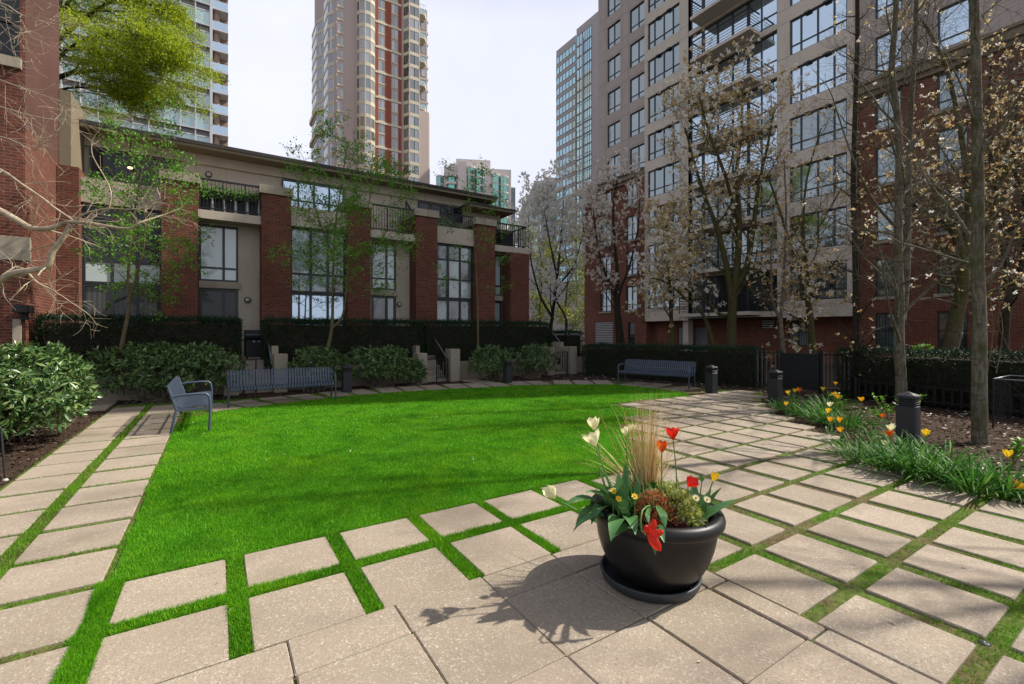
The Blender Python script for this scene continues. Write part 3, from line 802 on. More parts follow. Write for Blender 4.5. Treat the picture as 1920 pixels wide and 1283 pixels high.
# dry ornamental grass
gb = in_pot(at(1212, 905, 3.28), .2); mb = MB()
for k in range(300):
    a = random.uniform(0, 6.28); r0 = random.uniform(0, .06); lean = abs(random.gauss(0, .15))
    p = gb + Vector((math.cos(a) * r0, math.sin(a) * r0, 0)); L = random.uniform(.34, .88)
    d = Vector((math.cos(a) * lean, math.sin(a) * lean, 1)) + Vector((.02, .02, 0))
    mb.blade(p, d, (math.cos(a + 1), math.sin(a + 1), 0), L, random.uniform(.0030, .0055), random.choice([.15, .3, .6, 1.3, 2.2]) if L > .5 else .3, 6, .1)
for k in range(26):
    a = random.uniform(1.2, 4.0); d = Vector((math.cos(a) * .75, math.sin(a) * .75, 1))
    mb.blade(gb, d, (0, 1, 0), random.uniform(.5, .75), .005, random.uniform(.5, 1.4), 6, .1)
tag(mb.build('ornamental_grass', M['straw'], None), 'tall tuft of dry straw coloured grass growing in the middle of the planter', 'grass')
def mound(name, label, cat, c, r, h, n, L, W, mat, up=.8):
    th = rng.uniform(0, 6.28, n); rr = np.sqrt(rng.random(n)) * r; z = np.sqrt(np.maximum(0, 1 - (rr / r) ** 2)) * h * rng.uniform(.35, 1.05, n)
    P = np.stack([c[0] + rr*np.cos(th), c[1] + rr*np.sin(th), c[2] + z], 1)
    D = np.stack([np.cos(th) * rr / r, np.sin(th) * rr / r, np.full(n, up)], 1) + rng.normal(size=(n, 3)) * .45
    V, Q = leaf_arrays(P, D, rng.uniform(.7, 1.2, n) * L, rng.uniform(.8, 1.2, n) * W, .25)
    o = np_mesh(name, V, Q, M[mat]); return tag(o, label, cat)
mound('coral_shrub', 'fine leaved coral and bronze shrublet in the middle front of the planter', 'plant', in_pot(at(1226, 930, 2.98)), .13, .20, 2000, .036, .010, 'euph', 1.1)
mound('coral_shrub', 'smaller coral tuft right of the larger coral shrublet at the front of the planter', 'plant', in_pot(at(1254, 942, 2.92)), .085, .12, 700, .034, .010, 'euph', 1.1)
mound('yellow_green_shrub', 'loose yellow green tuft behind the coral shrublet in the planter', 'plant', in_pot(at(1258, 915, 3.1)), .12, .22, 700, .05, .012, 'lime_fol', 1.2)
mound('bronze_shrub', 'small bronze tuft left of the dry grass in the planter', 'plant', in_pot(at(1166, 905, 3.2)), .06, .13, 420, .028, .010, 'euph')
mound('lime_foliage_plant', 'lime and cream variegated plant at the right of the planter', 'plant', in_pot(at(1283, 930, 2.95), .22), .13, .19, 900, .05, .028, 'lime_fol')
mound('plum_foliage_plant', 'low plum coloured foliage plant along the front rim of the planter', 'plant', in_pot(at(1268, 955, 2.85)), .085, .055, 260, .05, .03, 'plum')
mound('green_filler_plant', 'mid green leafy filler plant around the tulip stems in the planter', 'plant', Vector((PC.x, PC.y + .02, SOIL)), .27, .15, 1900, .07, .022, 'strap')
def daisy(name, label, c, r, n, mat, centre):
    t = thing(name, label, 'flower', (c.x, c.y, SOIL))
    m = MB(); m.tube([(c.x, c.y, SOIL), (c.x, c.y, c.z)], .003, 5); m.build('stem', M['stem'], t)
    m = MB(); ax = Vector((-.35, -.6, .7)).normalized(); q = Vector((0, 0, 1)).rotation_difference(ax)
    for k in range(n):
        a = 6.283 * k / n; d = q @ Vector((math.cos(a), math.sin(a), .18)); s = q @ Vector((-math.sin(a), math.cos(a), 0)); w = r * 2.4 / n
        m.add([c, c + d*r*.5 + s*w, c + d*r, c + d*r*.5 - s*w], [(0, 1, 2, 3)])
    m.build('petals', M[mat], t)
    m = MB(); m.ball(c + ax * .003, r * .3, n=8, m=5); m.build('centre', M[centre], t)
for i, (px, py, tt) in enumerate(((1305, 934, 2.88), (1326, 937, 2.9))):
    daisy('daisy', ['pale daisy nearer the middle of the planter on its right side', 'pale daisy close to the right rim of the planter'][i], at(px, py, tt), .026, 22, 'p_cream', 'p_gold')
for i, (px, py, tt) in enumerate(((1150, 921, 2.95), (1190, 931, 2.9), (1160, 936, 2.9))):
    daisy('primrose', ['yellow primrose among the tulip leaves at the left rim of the planter', 'yellow primrose left of the coral shrublet', 'yellow primrose low at the left front of the planter'][i], at(px, py, tt), .024, 7, 'p_yellow', 'p_gold')

# ================================================================== bollard lights
def make_bollard():
    t = thing('bollard_light', '', 'bollard', (0, 0, 0)); w = .12
    m = MB(); m.bbox(-w, -w, -.03, w, w, .575, .012); m.build('post', M['bollard'], t, local=True)
    m = MB()
    for k in range(3): z = .592 + k * .032; m.bbox(-w*.98, -w*.98, z, w*.98, w*.98, z + .016, .004)
    m.build('louvre', M['bollard'], t, local=True)
    m = MB(); m.box(-.085, -.085, .57, .085, .085, .70); m.build('lamp_glass', M['dark'], t, local=True)
    m = MB(); w2 = .128; z = .690
    m.bbox(-w2, -w2, z, w2, w2, z + .045, .008)
    m.add([(-w2*.93, -w2*.93, z+.0445), (w2*.93, -w2*.93, z+.0445), (w2*.93, w2*.93, z+.0445), (-w2*.93, w2*.93, z+.0445), (0, 0, z + .105)], [(0,1,4),(1,2,4),(2,3,4),(3,0,4)])
    m.build('cap', M['bollard'], t, local=True)
    return t
b0 = make_bollard(); used = False
for x, y, lab in ((8.98, 2.66, 'charcoal bollard light among the strap leaves nearest the camera'), (11.65, 6.05, 'charcoal bollard light at the edge of the flower bed before the gate'),
                  (11.72, 7.85, 'charcoal bollard light at the lawn corner right of the slatted bench by the hedge'), (8.30, 13.2, 'charcoal bollard light in front of the shrubs between two stairs'),
                  (3.12, 13.65, 'charcoal bollard light between the shrubs right of the long blue bench')):
    o = b0 if not used else copy_tree(b0); used = True
    o.location = (x, y, 0); o['label'] = lab; o['group'] = 'charcoal bollard lights around the lawn'

# ================================================================== slatted benches and the armchair
def profile_strip(m, prof, x0, x1, th):
    """thin bent strip following (y,z) profile between x0 and x1"""
    n = len(prof); vs = []
    for i, (y, z) in enumerate(prof):
        a = prof[max(0, i-1)]; b = prof[min(n-1, i+1)]; dy, dz = b[0]-a[0], b[1]-a[1]; L = math.hypot(dy, dz); ny, nz = -dz/L*th/2, dy/L*th/2
        vs += [(x0, y+ny, z+nz), (x1, y+ny, z+nz), (x1, y-ny, z-nz), (x0, y-ny, z-nz)]
    fs = []
    for i in range(n - 1):
        for k in range(4): k2 = (k+1) % 4; fs.append((i*4+k, i*4+k2, i*4+4+k2, i*4+4+k))
    fs += [(3, 2, 1, 0), ((n-1)*4, (n-1)*4+1, (n-1)*4+2, (n-1)*4+3)]
    m.add(vs, fs)
def make_bench():
    t = thing('slatted_bench', '', 'bench')
    prof = [(-.285, .345), (-.305, .375), (-.300, .415), (-.27, .440), (-.20, .445), (-.05, .425), (.08, .410), (.145, .425), (.175, .47), (.205, .56), (.245, .68), (.275, .775), (.30, .795), (.318, .78)]
    HL = 1.13; m = MB(); p = .066; n = int(2 * HL / p)
    for k in range(n):
        x = -HL + (k + .5) * 2 * HL / n
        profile_strip(m, prof, x - .0205, x + .0205, .010)
    m.build('slats', M['bench'], t, local=True)
    for sx in (-1, 1):
        m = MB(); x = sx * (HL + .03)
        loop = [(-.30, .0), (-.31, .25), (-.31, .50), (-.295, .60), (-.25, .645), (-.10, .65), (.12, .64), (.225, .62)]
        m.tube([(x, y, z) for y, z in loop], .022, 8)
        m.tube([(x, y, z) for y, z in [(.24, 0), (.20, .22), (.165, .40), (.21, .56), (.275, .77)]], .022, 8)
        m.bar((x, -.31, .39), (x, .17, .39), .03, .045)
        m.build('end_frame', M['bench'], t, local=True)
    m = MB()
    for (y, z) in ((-.24, .405), (.06, .385), (.225, .57)): m.tube([(-HL - .03, y, z), (HL + .03, y, z)], .016, 6)
    m.build('rail', M['bench'], t, local=True)
    return t
bn = make_bench(); bn.location = (1.37, 12.56, 0)
tag(bn, 'long blue grey slatted bench facing the lawn in front of the stair with the grill', None, 'slatted benches round the lawn')
b2 = copy_tree(bn); ang = math.atan2(-.955, .30); b2.location = (11.86, 9.92, 0); b2.rotation_euler = (0, 0, ang)
b2['label'] = 'blue grey slatted bench at the far right of the lawn before the clipped hedge'
b3 = copy_tree(bn); b3.location = (-.42, 10.72, 0); b3.rotation_euler = (0, 0, R(90))
b3['label'] = 'blue grey slatted bench seen end on at the left edge of the lawn, in sunlight'

# path light stake at the left edge, small irrigation cap in the paving
st = thing('garden_stake', 'slim dark metal stake with a pale foot at the left edge of the path', 'stake', gp(10, 905))
m = MB(); a = gp(10, 903); m.tube([a, a + Vector((-.03, -.02, .62))], .011, 7); m.build('rod', M['bollard'], st)
m = MB(); m.ball(a + Vector((0, 0, .015)), .028, .028, .022); m.build('foot', M['lampglass'], st)
ic = thing('irrigation_cap', 'small round metal irrigation cap in the joint between slabs at the lower right', 'cap', gp(1845, 1200))
m = MB(); m.lathe([(0, .003), (.024, .002), (.029, -.002), (.030, -.016)], 24, c=gp(1845, 1200) + Vector((0, 0, -.014))); m.build('lid', M['saucer'], ic)
m = MB(); m.lathe([(0, .006), (.008, .005), (.009, .002)], 12, c=gp(1845, 1200) + Vector((0, 0, -.014))); m.build('bolt', M['steelrail'], ic)
# ================================================================== facade helpers
def FP(ax, d, u, z, o):
    if ax == 'Y': return (u, d - o, z)
    if ax == 'X': return (d - o, u, z)
    return (d + o, u, z)                        # 'E': faces +X
def fbox(mb, ax, d, u0, u1, z0, z1, o0, o1):
    a = FP(ax, d, u0, z0, o0); b = FP(ax, d, u1, z1, o1)
    mb.box(min(a[0], b[0]), min(a[1], b[1]), min(a[2], b[2]), max(a[0], b[0]), max(a[1], b[1]), max(a[2], b[2]))
def wall(mb, ax, d, u0, u1, z0, z1, ops=(), rev=.16):
    us = sorted(set([u0, u1] + [v for o in ops for v in o[:2] if u0 < v < u1])); zs = sorted(set([z0, z1] + [v for o in ops for v in o[2:] if z0 < v < z1]))
    for a, b in zip(us[:-1], us[1:]):
        run = None
        for c, e in zip(zs[:-1], zs[1:]):
            hole = any(o[0] - 1e-6 <= a and b <= o[1] + 1e-6 and o[2] - 1e-6 <= c and e <= o[3] + 1e-6 for o in ops)
            if hole:
                if run: mb.quad(FP(ax, d, a, run[0], 0), FP(ax, d, b, run[0], 0), FP(ax, d, b, run[1], 0), FP(ax, d, a, run[1], 0)); run = None
            else: run = (run[0], e) if run else (c, e)
        if run: mb.quad(FP(ax, d, a, run[0], 0), FP(ax, d, b, run[0], 0), FP(ax, d, b, run[1], 0), FP(ax, d, a, run[1], 0))
    for (a, b, c, e) in ops:
        P = [(a, c), (b, c), (b, e), (a, e)]
        for i in range(4):
            (ua, za), (ub, zb) = P[i], P[(i + 1) % 4]
            mb.quad(FP(ax, d, ua, za, 0), FP(ax, d, ub, zb, 0), FP(ax, d, ub, zb, -rev), FP(ax, d, ua, za, -rev))
WCACHE = {}
def window(parent, ax, d, u0, u1, z0, z1, vm=(), hm=(), o=-.10, fw=.055, glass='glass_apt', frame='frame', name='window', fd=.07, hoods=False, one=False):
    """window with frame, mullions and transoms, and a pane behind them; copies of the same size share their meshes"""
    w, h = u1 - u0, z1 - z0
    key = (ax, round(w, 2), round(h, 2), tuple(vm), tuple(hm), fw, glass, frame, hoods, one)
    if key not in WCACHE:
        f = MB(); us = [0] + [v * w for v in vm] + [w]
        H = [0] + [v * h for v in hm] + [h]
        fbox(f, ax, 0, 0, w, 0, fw, 0, fd); fbox(f, ax, 0, 0, w, h - fw, h, 0, fd)
        fbox(f, ax, 0, 0, fw, fw, h - fw, 0, fd); fbox(f, ax, 0, w - fw, w, fw, h - fw, 0, fd)
        for v in us[1:-1]: fbox(f, ax, 0, v - fw * .55, v + fw * .55, fw, h - fw, 0, fd - .004)
        for z in H[1:-1]:
            for a, b in zip(us[:-1], us[1:]):
                fbox(f, ax, 0, a + fw * .55, b - fw * .55, z - fw * .45, z + fw * .45, 0, fd - .012)
        if hoods:
            for v in (.28, .62): fbox(f, ax, 0, w * v, w * v + .30, h - .07, h + .02, fd, fd + .14)
        p = MB()
        for a, b in zip(us[:-1], us[1:]):
            for c, e in zip(H[:-1], H[1:]):
                p.quad(FP(ax, 0, a + fw*.5, c + fw*.4, .02), FP(ax, 0, b - fw*.5, c + fw*.4, .02), FP(ax, 0, b - fw*.5, e - fw*.4, .02), FP(ax, 0, a + fw*.5, e - fw*.4, .02))
        if one: f2 = f; 
        fo = f.build(name, M[frame], None); po_ = p.build('pane', M[glass], None)
        WCACHE[key] = (fo.data, po_.data); bpy.data.objects.remove(fo); bpy.data.objects.remove(po_)
    fm, pm = WCACHE[key]
    loc = Vector(FP(ax, d, u0, z0, o)) - root_loc(parent)
    a = bpy.data.objects.new(name, fm); col.objects.link(a); a.parent = parent; a.location = loc
    b = bpy.data.objects.new('pane', pm); col.objects.link(b); b.parent = a
    return a
def part(name, mat, parent, fn, *a, **k):
    m = MB(); fn(m, *a, **k); return m.build(name, M[mat], parent)

# ================================================================== the apartment block on the right
ap = thing('apartment_building', 'tall beige and taupe apartment block with a red brick base at the right', 'building', (27, 14, 0))
YE = 3.35; Z0, PF = 3.43, 2.70; TOP = Z0 + PF * 11
sill = [Z0 + PF * k for k in range(11)]
# beige bays
def bay(m, ops, u0, u1):
    wall(m, 'X', 26.5, u0, u1, 2.53, TOP, ops, .22)
opsL = [(20.15, 22.9, z, z + 1.94) for z in sill]; opsR = [(10.26, 13.0, z, z + 1.94) for z in sill]
m = MB(); bay(m, opsL, 19.45, 23.2); bay(m, opsR, 10.0, 13.66)
fbox(m, 'X', 26.5, 23.2, 23.201, 2.53, TOP, -.8, 0); fbox(m, 'X', 26.5, 9.999, 10.0, 2.53, TOP, -.8, 0)
m.quad((26.5, 9.999, 2.53), (28.0, 9.999, 2.53), (28.0, 23.2, 2.53), (26.5, 23.2, 2.53))      # soffit
for z in sill: fbox(m, 'X', 26.5, 13.66, 19.45, z - .82, z - .50, -.3, -.02)
fbox(m, 'X', 26.5, 19.62, 20.03, 0, 2.53, -.75, -.22)
mw = m
# thin joints between the wall panels
m = MB()
for z in sill:
    for (a, b) in ((19.46, 20.14), (13.01, 13.655), (22.91, 23.19), (10.01, 10.25)):
        fbox(m, 'X', 26.5, a, b, z - .012, z + .012, -.01, .003)
        fbox(m, 'X', 26.5, a, b, z - .76, z - .74, -.01, .003)
build_multi('bay_wall', [(mw, 'beige_bay'), (m, 'spandrel')], ap)
mj = m = MB()
for z in sill[4:]:
    for (a, b) in ((27.7, 28.69), (25.25, 26.15), (23.21, 23.3)): fbox(m, 'X', 27.1, a, b, z - .012, z + .012, -.01, .003)
    fbox(m, 'X', 27.1, 23.21, 28.69, z - .76, z - .735, -.01, .003)
for u in (26.0, 25.3, 27.8):
    fbox(m, 'X', 27.1, u - .012, u + .012, 14.05, TOP, -.01, .003)
for z in sill:
    for (a, b) in ((20.15, 22.9), (10.26, 13.0)):
        window(ap, 'X', 26.5, a, b, z, z + 1.94, (.22, .50, .80), (.27,), -.16, .07, 'glass_sky' if (z > 13 and a < 15) else 'glass_apt', hoods=True)
# taupe upper walls, left and right wings
zt = [z for z in sill if z > 13.9]
m = MB()
wall(m, 'X', 27.1, 23.2, 28.7, 13.9, TOP, [(26.2, 27.65, z, z + 1.82) for z in zt] + [(23.35, 25.2, z, z + 1.82) for z in zt], .2)
build_multi('upper_wall', [(m, 'taupe'), (mj, 'spandrel')], ap); m = MB()
wall(m, 'X', 26.95, YE, 10.0, 13.9, TOP, [(8.2, 9.25, z, z + 1.82) for z in zt] + [(5.9, 6.95, z, z + 1.82) for z in zt], .2)
m.quad((26.95, YE, 13.9), (45, YE, 13.9), (45, YE, TOP), (26.95, YE, TOP)); m.quad((27.1, 28.7, 13.9), (45, 28.7, 13.9), (45, 28.7, TOP), (27.1, 28.7, TOP))
m.build('upper_wall', M['taupe'], ap)
for z in zt:
    window(ap, 'X', 27.1, 26.2, 27.65, z, z + 1.82, (.5,), (.24,), -.15, .06, 'glass_apt')
    window(ap, 'X', 27.1, 23.35, 25.2, z, z + 1.82, (.55,), (.24,), -.15, .06, 'glass_apt')
    for a in (8.2, 5.9): window(ap, 'X', 26.95, a, a + 1.05, z, z + 1.82, (), (.24,), -.15, .06, 'glass_sky')
# brick base
zb = [.95] + [z for z in sill if z < 13]
hb = [1.7] + [1.82 if z < 11 else 1.62 for z in zb[1:]]
m = MB()
opl = [(26.85, 28.05, z, z + h) for z, h in zip(zb[1:], hb[1:])] + [(24.1, 25.2, z, z + h) for z, h in zip(zb[1:], hb[1:])] + [(26.6, 28.75, .75, 2.6), (24.3, 25.0, .3, 2.5)]
wall(m, 'X', 26.7, 23.2, 30.0, -.03, 13.2, opl, .22)
opr = [(a, a + 1.0, z, z + h) for a in (8.22, 5.95) for z, h in zip(zb, hb)]
wall(m, 'X', 26.9, YE, 10.0, -.03, 13.2, opr, .22)
m.quad((26.9, YE, -.03), (45, YE, -.03), (45, YE, 13.2), (26.9, YE, 13.2)); m.quad((26.7, 30, -.03), (45, 30, -.03), (45, 30, 13.2), (26.7, 30, 13.2))
m.quad((26.7, 30, 13.2), (45, 30, 13.2), (45, YE, 13.2), (26.9, YE, 13.2))
wall(m, 'X', 27.35, 10.0, 23.2, -.03, 2.53, [(20.1, 20.95, -.03, 2.1), (18.6, 19.6, -.03, 2.1), (12.3, 13.46, .95, 2.45)], .15)
m.quad((26.9, 10.0, -.03), (27.35, 10.0, -.03), (27.35, 10.0, 2.53), (26.9, 10.0, 2.53)); m.quad((26.7, 23.2, -.03), (27.35, 23.2, -.03), (27.35, 23.2, 2.53), (26.7, 23.2, 2.53))
fbox(m, 'X', 26.7, 23.201, 23.55, 2.53, 13.2, -.3, .35)
m.build('brick_base', M['brick2'], ap)
for z, h in zip(zb, hb):
    if z > 1:
        window(ap, 'X', 26.7, 26.85, 28.05, z, z + h, (.5,), (.24,), -.15, .06, 'glass_apt'); window(ap, 'X', 26.7, 24.1, 25.2, z, z + h, (.5,), (.24,), -.15, .06, 'glass_apt')
    for a in (8.22, 5.95): window(ap, 'X', 26.9, a, a + 1.0, z, z + h, () if z > 1 else (.62,), (.24,) if z > 1 else (.5,), -.15, .06, 'glass_apt')
window(ap, 'X', 26.7, 24.3, 25.0, .3, 2.5, (), (.5,), -.15, .06, 'glass_dark')
window(ap, 'X', 27.35, 12.3, 13.46, .95, 2.45, (.55,), (.5,), -.1, .06, 'glass_apt')
for (d, us) in ((26.7, ((26.75, 28.15), (24.0, 25.3))), (26.9, ((8.12, 9.32), (5.85, 7.05)))):
    for (a, b) in us:
        for z in (zb if d > 26.8 else zb[1:]): part('window_sill', 'stone', ap, fbox, 'X', d, a, b, z - .14, z - .003, -.1, .09)
for (a, b) in ((23.2, 30.35), (YE - .3, 10.0)):
    m = MB(); base = 26.7 if a > 20 else 26.9
    fbox(m, 'X', base, a, b, 13.2, 13.42, -.4, .16); fbox(m, 'X', base, a, b, 13.42, 13.78, -.4, .34); fbox(m, 'X', base, a, b, 13.78, 13.92, -.6, .44)
    m.build('cornice', M['soffit'], ap)
m = MB()
for k in range(13): z = .78 + k * .14; fbox(m, 'X', 26.7, 26.62, 28.73, z, z + .085, -.14, -.06)
m.build('louvre', M['louvre'], ap)
m = MB(); fbox(m, 'X', 26.7, 26.6, 28.75, .75, 2.6, -.3, -.2); fbox(m, 'X', 27.35, 14.2, 15.0, 1.9, 2.45, 0, .02); m.build('louvre_backing', M['room'], ap)
m = MB()
for k in range(4): z = 1.96 + k * .13; fbox(m, 'X', 27.35, 14.25, 14.95, z, z + .07, .02, .06)
m.build('vent_grille', M['louvre'], ap)
for (a, b) in ((20.1, 20.95), (18.6, 19.6)):
    dr = part('door', 'greydoor', ap, fbox, 'X', 27.35, a + .04, b - .04, -.03, 2.06, -.12, -.07)
    part('handle', 'steelrail', dr, fbox, 'X', 27.35, a + .12, a + .16, .95, 1.12, -.07, -.03)
# balcony bay: glazing, slabs, rails
for k in range(11):
    zf = 2.92 + PF * k
    gl = 'glass_sky' if k > 2 else ('glass_dark' if k == 0 else 'glass_apt')
    window(ap, 'X', 26.75, 18.5, 19.4, zf + .02, zf + 2.36, (), (.3,), 0, .07, gl)
    window(ap, 'X', 26.75, 15.45, 18.48, zf + .02, zf + 2.36, (.33, .66), (), 0, .08, gl, name='patio_door')
    window(ap, 'X', 26.75, 13.7, 15.43, zf + .02, zf + 2.36, (.55,), (.32,), 0, .07, gl)
    u0, u1 = (14.6, 18.5) if k else (14.6, 19.4)
    bl = part('balcony', 'beige_bay', ap, fbox, 'X', 26.5, u0, u1, zf - .2, zf, -.2, 1.12)
    m = MB()
    xo = 26.5 - 1.06
    n = 4
    for i in range(n + 1): u = u0 + .05 + (u1 - u0 - .1) * i / n; m.box(xo - .022, u - .022, zf, xo + .022, u + .022, zf + 1.06)
    for j in range(6):
        z = zf + .14 + j * .17; r = .011 if j < 5 else .028
        if j == 5: z = zf + 1.06
        m.box(xo - r, u0 + .03, z - r, xo + r, u1 - .03, z + r)
        for u in (u0 + .05, u1 - .05): m.box(xo, u - r, z - r, 26.48, u + r, z + r)
    m.build('railing', M['dark'], bl)
# body and roof
m = MB(); m.box(27.7, YE + .2, 0, 44.8, 28.5, TOP - .05); m.build('inner_core', M['room'], ap)
m = MB(); m.box(26.3, YE - .2, TOP, 45.2, 28.9, TOP + .35); m.build('roof', M['taupe'], ap)

# ================================================================== the brick house at the left edge
lb = thing('brick_building', 'dark red brick building with a pinkish side wall at the left edge', 'building', (-6, 15.5, 0))
XC_ = -3.87
m = MB(); wall(m, 'Y', 15.5, -14, XC_, -.03, 16, [(-7.2, on_y(37, 50, 15.5).x, 8.2, 11.2)], .25)
wall(m, 'E', XC_, 15.5, 18.3, -.03, 6.6); m.quad((-14, 15.5, -.03), (-14, 18.3, -.03), (-14, 18.3, 16), (-14, 15.5, 16))
m.build('brick_wall', M['brick'], lb)
m = MB(); wall(m, 'E', XC_, 15.5, 18.3, 6.6, 16); m.quad((-14, 18.3, 0), (XC_, 18.3, 0), (XC_, 18.3, 16), (-14, 18.3, 16)); m.build('stucco_wall', M['pink'], lb)
window(lb, 'Y', 15.5, -7.2, on_y(37, 50, 15.5).x, 8.2, 11.2, (.5, .85), (.3,), -.2, .07, 'glass_dark')
m = MB(); fbox(m, 'Y', 15.5, -7.4, XC_ - .05, 7.95, 8.19, -.1, .1); m.build('stone_band', M['stone'], lb)
m = MB(); fbox(m, 'Y', 15.5, -5.4, on_y(55, 460, 15.45).x, 3.42, 3.98, -.1, .03); m.build('stone_panel', M['stone'], lb)
m = MB(); m.box(-13.8, 15.8, 0, XC_ - .2, 18.1, 15.9); m.build('inner_core', M['room'], lb)
m = MB(); m.box(-14.2, 15.3, 16, XC_ + .1, 18.5, 16.3); m.build('roof', M['slatroof'], lb)
p0 = on_y(22, 640, 15.4).x; p1 = on_y(38, 640, 15.4).x
dr = part('door', 'stone', lb, fbox, 'Y', 15.5, p0, p1 , -.03, 2.02, 0, .06)
part('handle', 'dark', dr, fbox, 'Y', 15.5, p1 - .06, p1 - .03, .95, 1.15, .06, .10)
wl = thing('wall_lamp', 'boxy black downlight over the narrow door of the dark brick building', 'lamp', (-4.3, 15.4, 2.2))
m = MB(); a = on_y(30, 583, 15.2); b = on_y(58, 583, 15.2); m.bbox(a.x, 14.98, 2.16, b.x, 15.44, 2.34, .01); m.build('housing', M['dark'], wl)
m = MB(); m.box(a.x + .02, 15.40, 2.0, a.x + .14, 15.50, 2.30); m.build('bracket', M['dark'], wl)

# ================================================================== the townhouse row
YF, YW, YB, YU = 18.0, 18.3, 18.75, 20.0
U = lambda px, Y=YF: on_y(px, 500, Y).x
TZ = .85
th = thing('townhouse_row', 'row of brick and beige townhouses with tall brick piers and a wide flat eave', 'building', (4, 18.5, TZ))
piers = [(106, 148, 6.5), (303, 371, 6.53), (490, 546, 6.53), (652, 695, 6.53), (780, 820, 6.53), (893, 928, 6.53), (957, 992, 5.45)]
for i, (a, b, zt_) in enumerate(piers):
    pr = part('brick_pier', 'brick', th, fbox, 'Y', YF, U(a), U(b), TZ - .9, zt_, -1.95, 0)
    if i not in (0, 6): part('pier_cap', 'stone', pr, fbox, 'Y', YF, U(a) - .06, U(b) + .06, zt_, zt_ + .29, -1.95, .07)
# bays with tall windows
for i, (a, b) in enumerate(((148, 303), (546, 652), (820, 893))):
    u0, u1 = U(a) + .003, U(b) - .003
    part('spandrel', 'beige', th, fbox, 'Y', YW, u0, u1, 5.56, 6.28, -.5, .1)
    v = (.36, .67)
    window(th, 'Y', YW, u0, u1, 3.17, 5.55, v, (.29,) if i != 2 else (.36, .72), -.12, .075, ['glass_dark', 'glass_th', 'glass_th'][i])
    if i == 0:
        part('lower_blind', 'blind', th, fbox, 'Y', YW, u0 + .06, u1 - .06, 3.24, 3.83, -.085, -.083)
    window(th, 'Y', YW, u0, u1, TZ, 3.16, v, (.55,) if i == 2 else (), -.12, .075, ['glass_dark', 'glass_sky', 'glass_th'][i])
    window(th, 'Y', YU, u0 - .1, u1 + .3, 5.8, 7.72, (.25, .5, .75), (.6,), .04, .06, 'glass_sky' if i == 1 else 'glass_dark')
    m = MB()
    if i == 2:
        z0 = 6.30
        fbox(m, 'Y', YW, u0, u1, z0 + .55, z0 + .60, .02, .07); fbox(m, 'Y', YW, u0, u1, z0, z0 + .04, .02, .07)
        for k in range(18): uu = u0 + (u1 - u0) * (k + .5) / 18; fbox(m, 'Y', YW, uu - .01, uu + .01, z0 + .04, z0 + .55, .035, .055)
        m.build('railing', M['dark'], th)
# recessed bays with door, window and balcony
bays = [(371, 490, 447), (695, 780, 743), (928, 957, 957)]
for i, (a, b, c) in enumerate(bays):
    u0, u1 = U(a) + .003, U(b) - .003; uw = on_y(c, 500, YB).x if i < 2 else u1
    ua = on_y(a, 500, YB).x + .02 if i < 2 else u0
    m = MB(); wall(m, 'Y', YB, u0, u1, TZ, 5.45, [(ua, uw, 3.46, 5.40), (ua, uw, TZ, 3.22)], .15); m.build('bay_wall', M['beige'], th)
    part('window_sill', 'stone', th, fbox, 'Y', YB, u0 + .01, uw + .05, 3.225, 3.44, -.02, .10)
    window(th, 'Y', YB, ua, uw, 3.46, 5.40, (.62,) if i < 2 else (.55,), (.24,), -.1, .07, 'glass_blind')
    window(th, 'Y', YB, ua, uw, TZ, 3.22, (.62,) if i < 2 else (.5,), (), -.1, .09, 'glass_dark' if i == 0 else 'glass_th', name='patio_door')
    fu1 = u1 if i < 2 else U(995)
    bl = part('balcony', 'beige', th, fbox, 'Y', 18.2, u0 if i < 2 else U(928) + .003, fu1, 5.45, 5.73, -1.75, .12)
    m = MB(); f0, f1 = (u0 + .04, u1 - .04) if i < 2 else (U(930), U(990)); z0 = 5.735
    fbox(m, 'Y', 18.2, f0, f1, z0 + .99, z0 + 1.05, .02, .07); fbox(m, 'Y', 18.2, f0, f1, z0 + .06, z0 + .10, .03, .06)
    n = int((f1 - f0) / .105)
    for k in range(n + 1): uu = f0 + (f1 - f0) * k / n; r = .008 if k % 6 else .022; fbox(m, 'Y', 18.2, uu - r, uu + r, z0 + (.10 if k % 6 else 0), z0 + .99, .045 - r, .045 + r)
    if i == 2:
        x_ = f1; fbox(m, 'E', x_, 18.15, 19.9, z0 + .99, z0 + 1.05, -.03, .02); fbox(m, 'E', x_, 18.15, 19.9, z0 + .06, z0 + .10, -.02, .01)
        for k in range(17): yy = 18.2 + k * .1; fbox(m, 'E', x_, yy - .008, yy + .008, z0 + .1, z0 + .99, -.012, .004)
    m.build('railing', M['dark'], bl)
# tapered balusters standing behind the first rail and planting on it
m = MB()
for k in range(5):
    uu = on_y(398 + k * 22, 380, 18.3).x; m.tube([(uu, 18.33, 5.75), (uu, 18.33, 5.95), (uu, 18.33, 6.36)], [.055, .045, .015], 8)
m.build('finial', M['tower_white'], th)
part('balcony_screen', 'dark', th, fbox, 'Y', 18.45, on_y(376, 380, 18.45).x, on_y(484, 380, 18.45).x, 5.735, 6.40, -.03, 0)
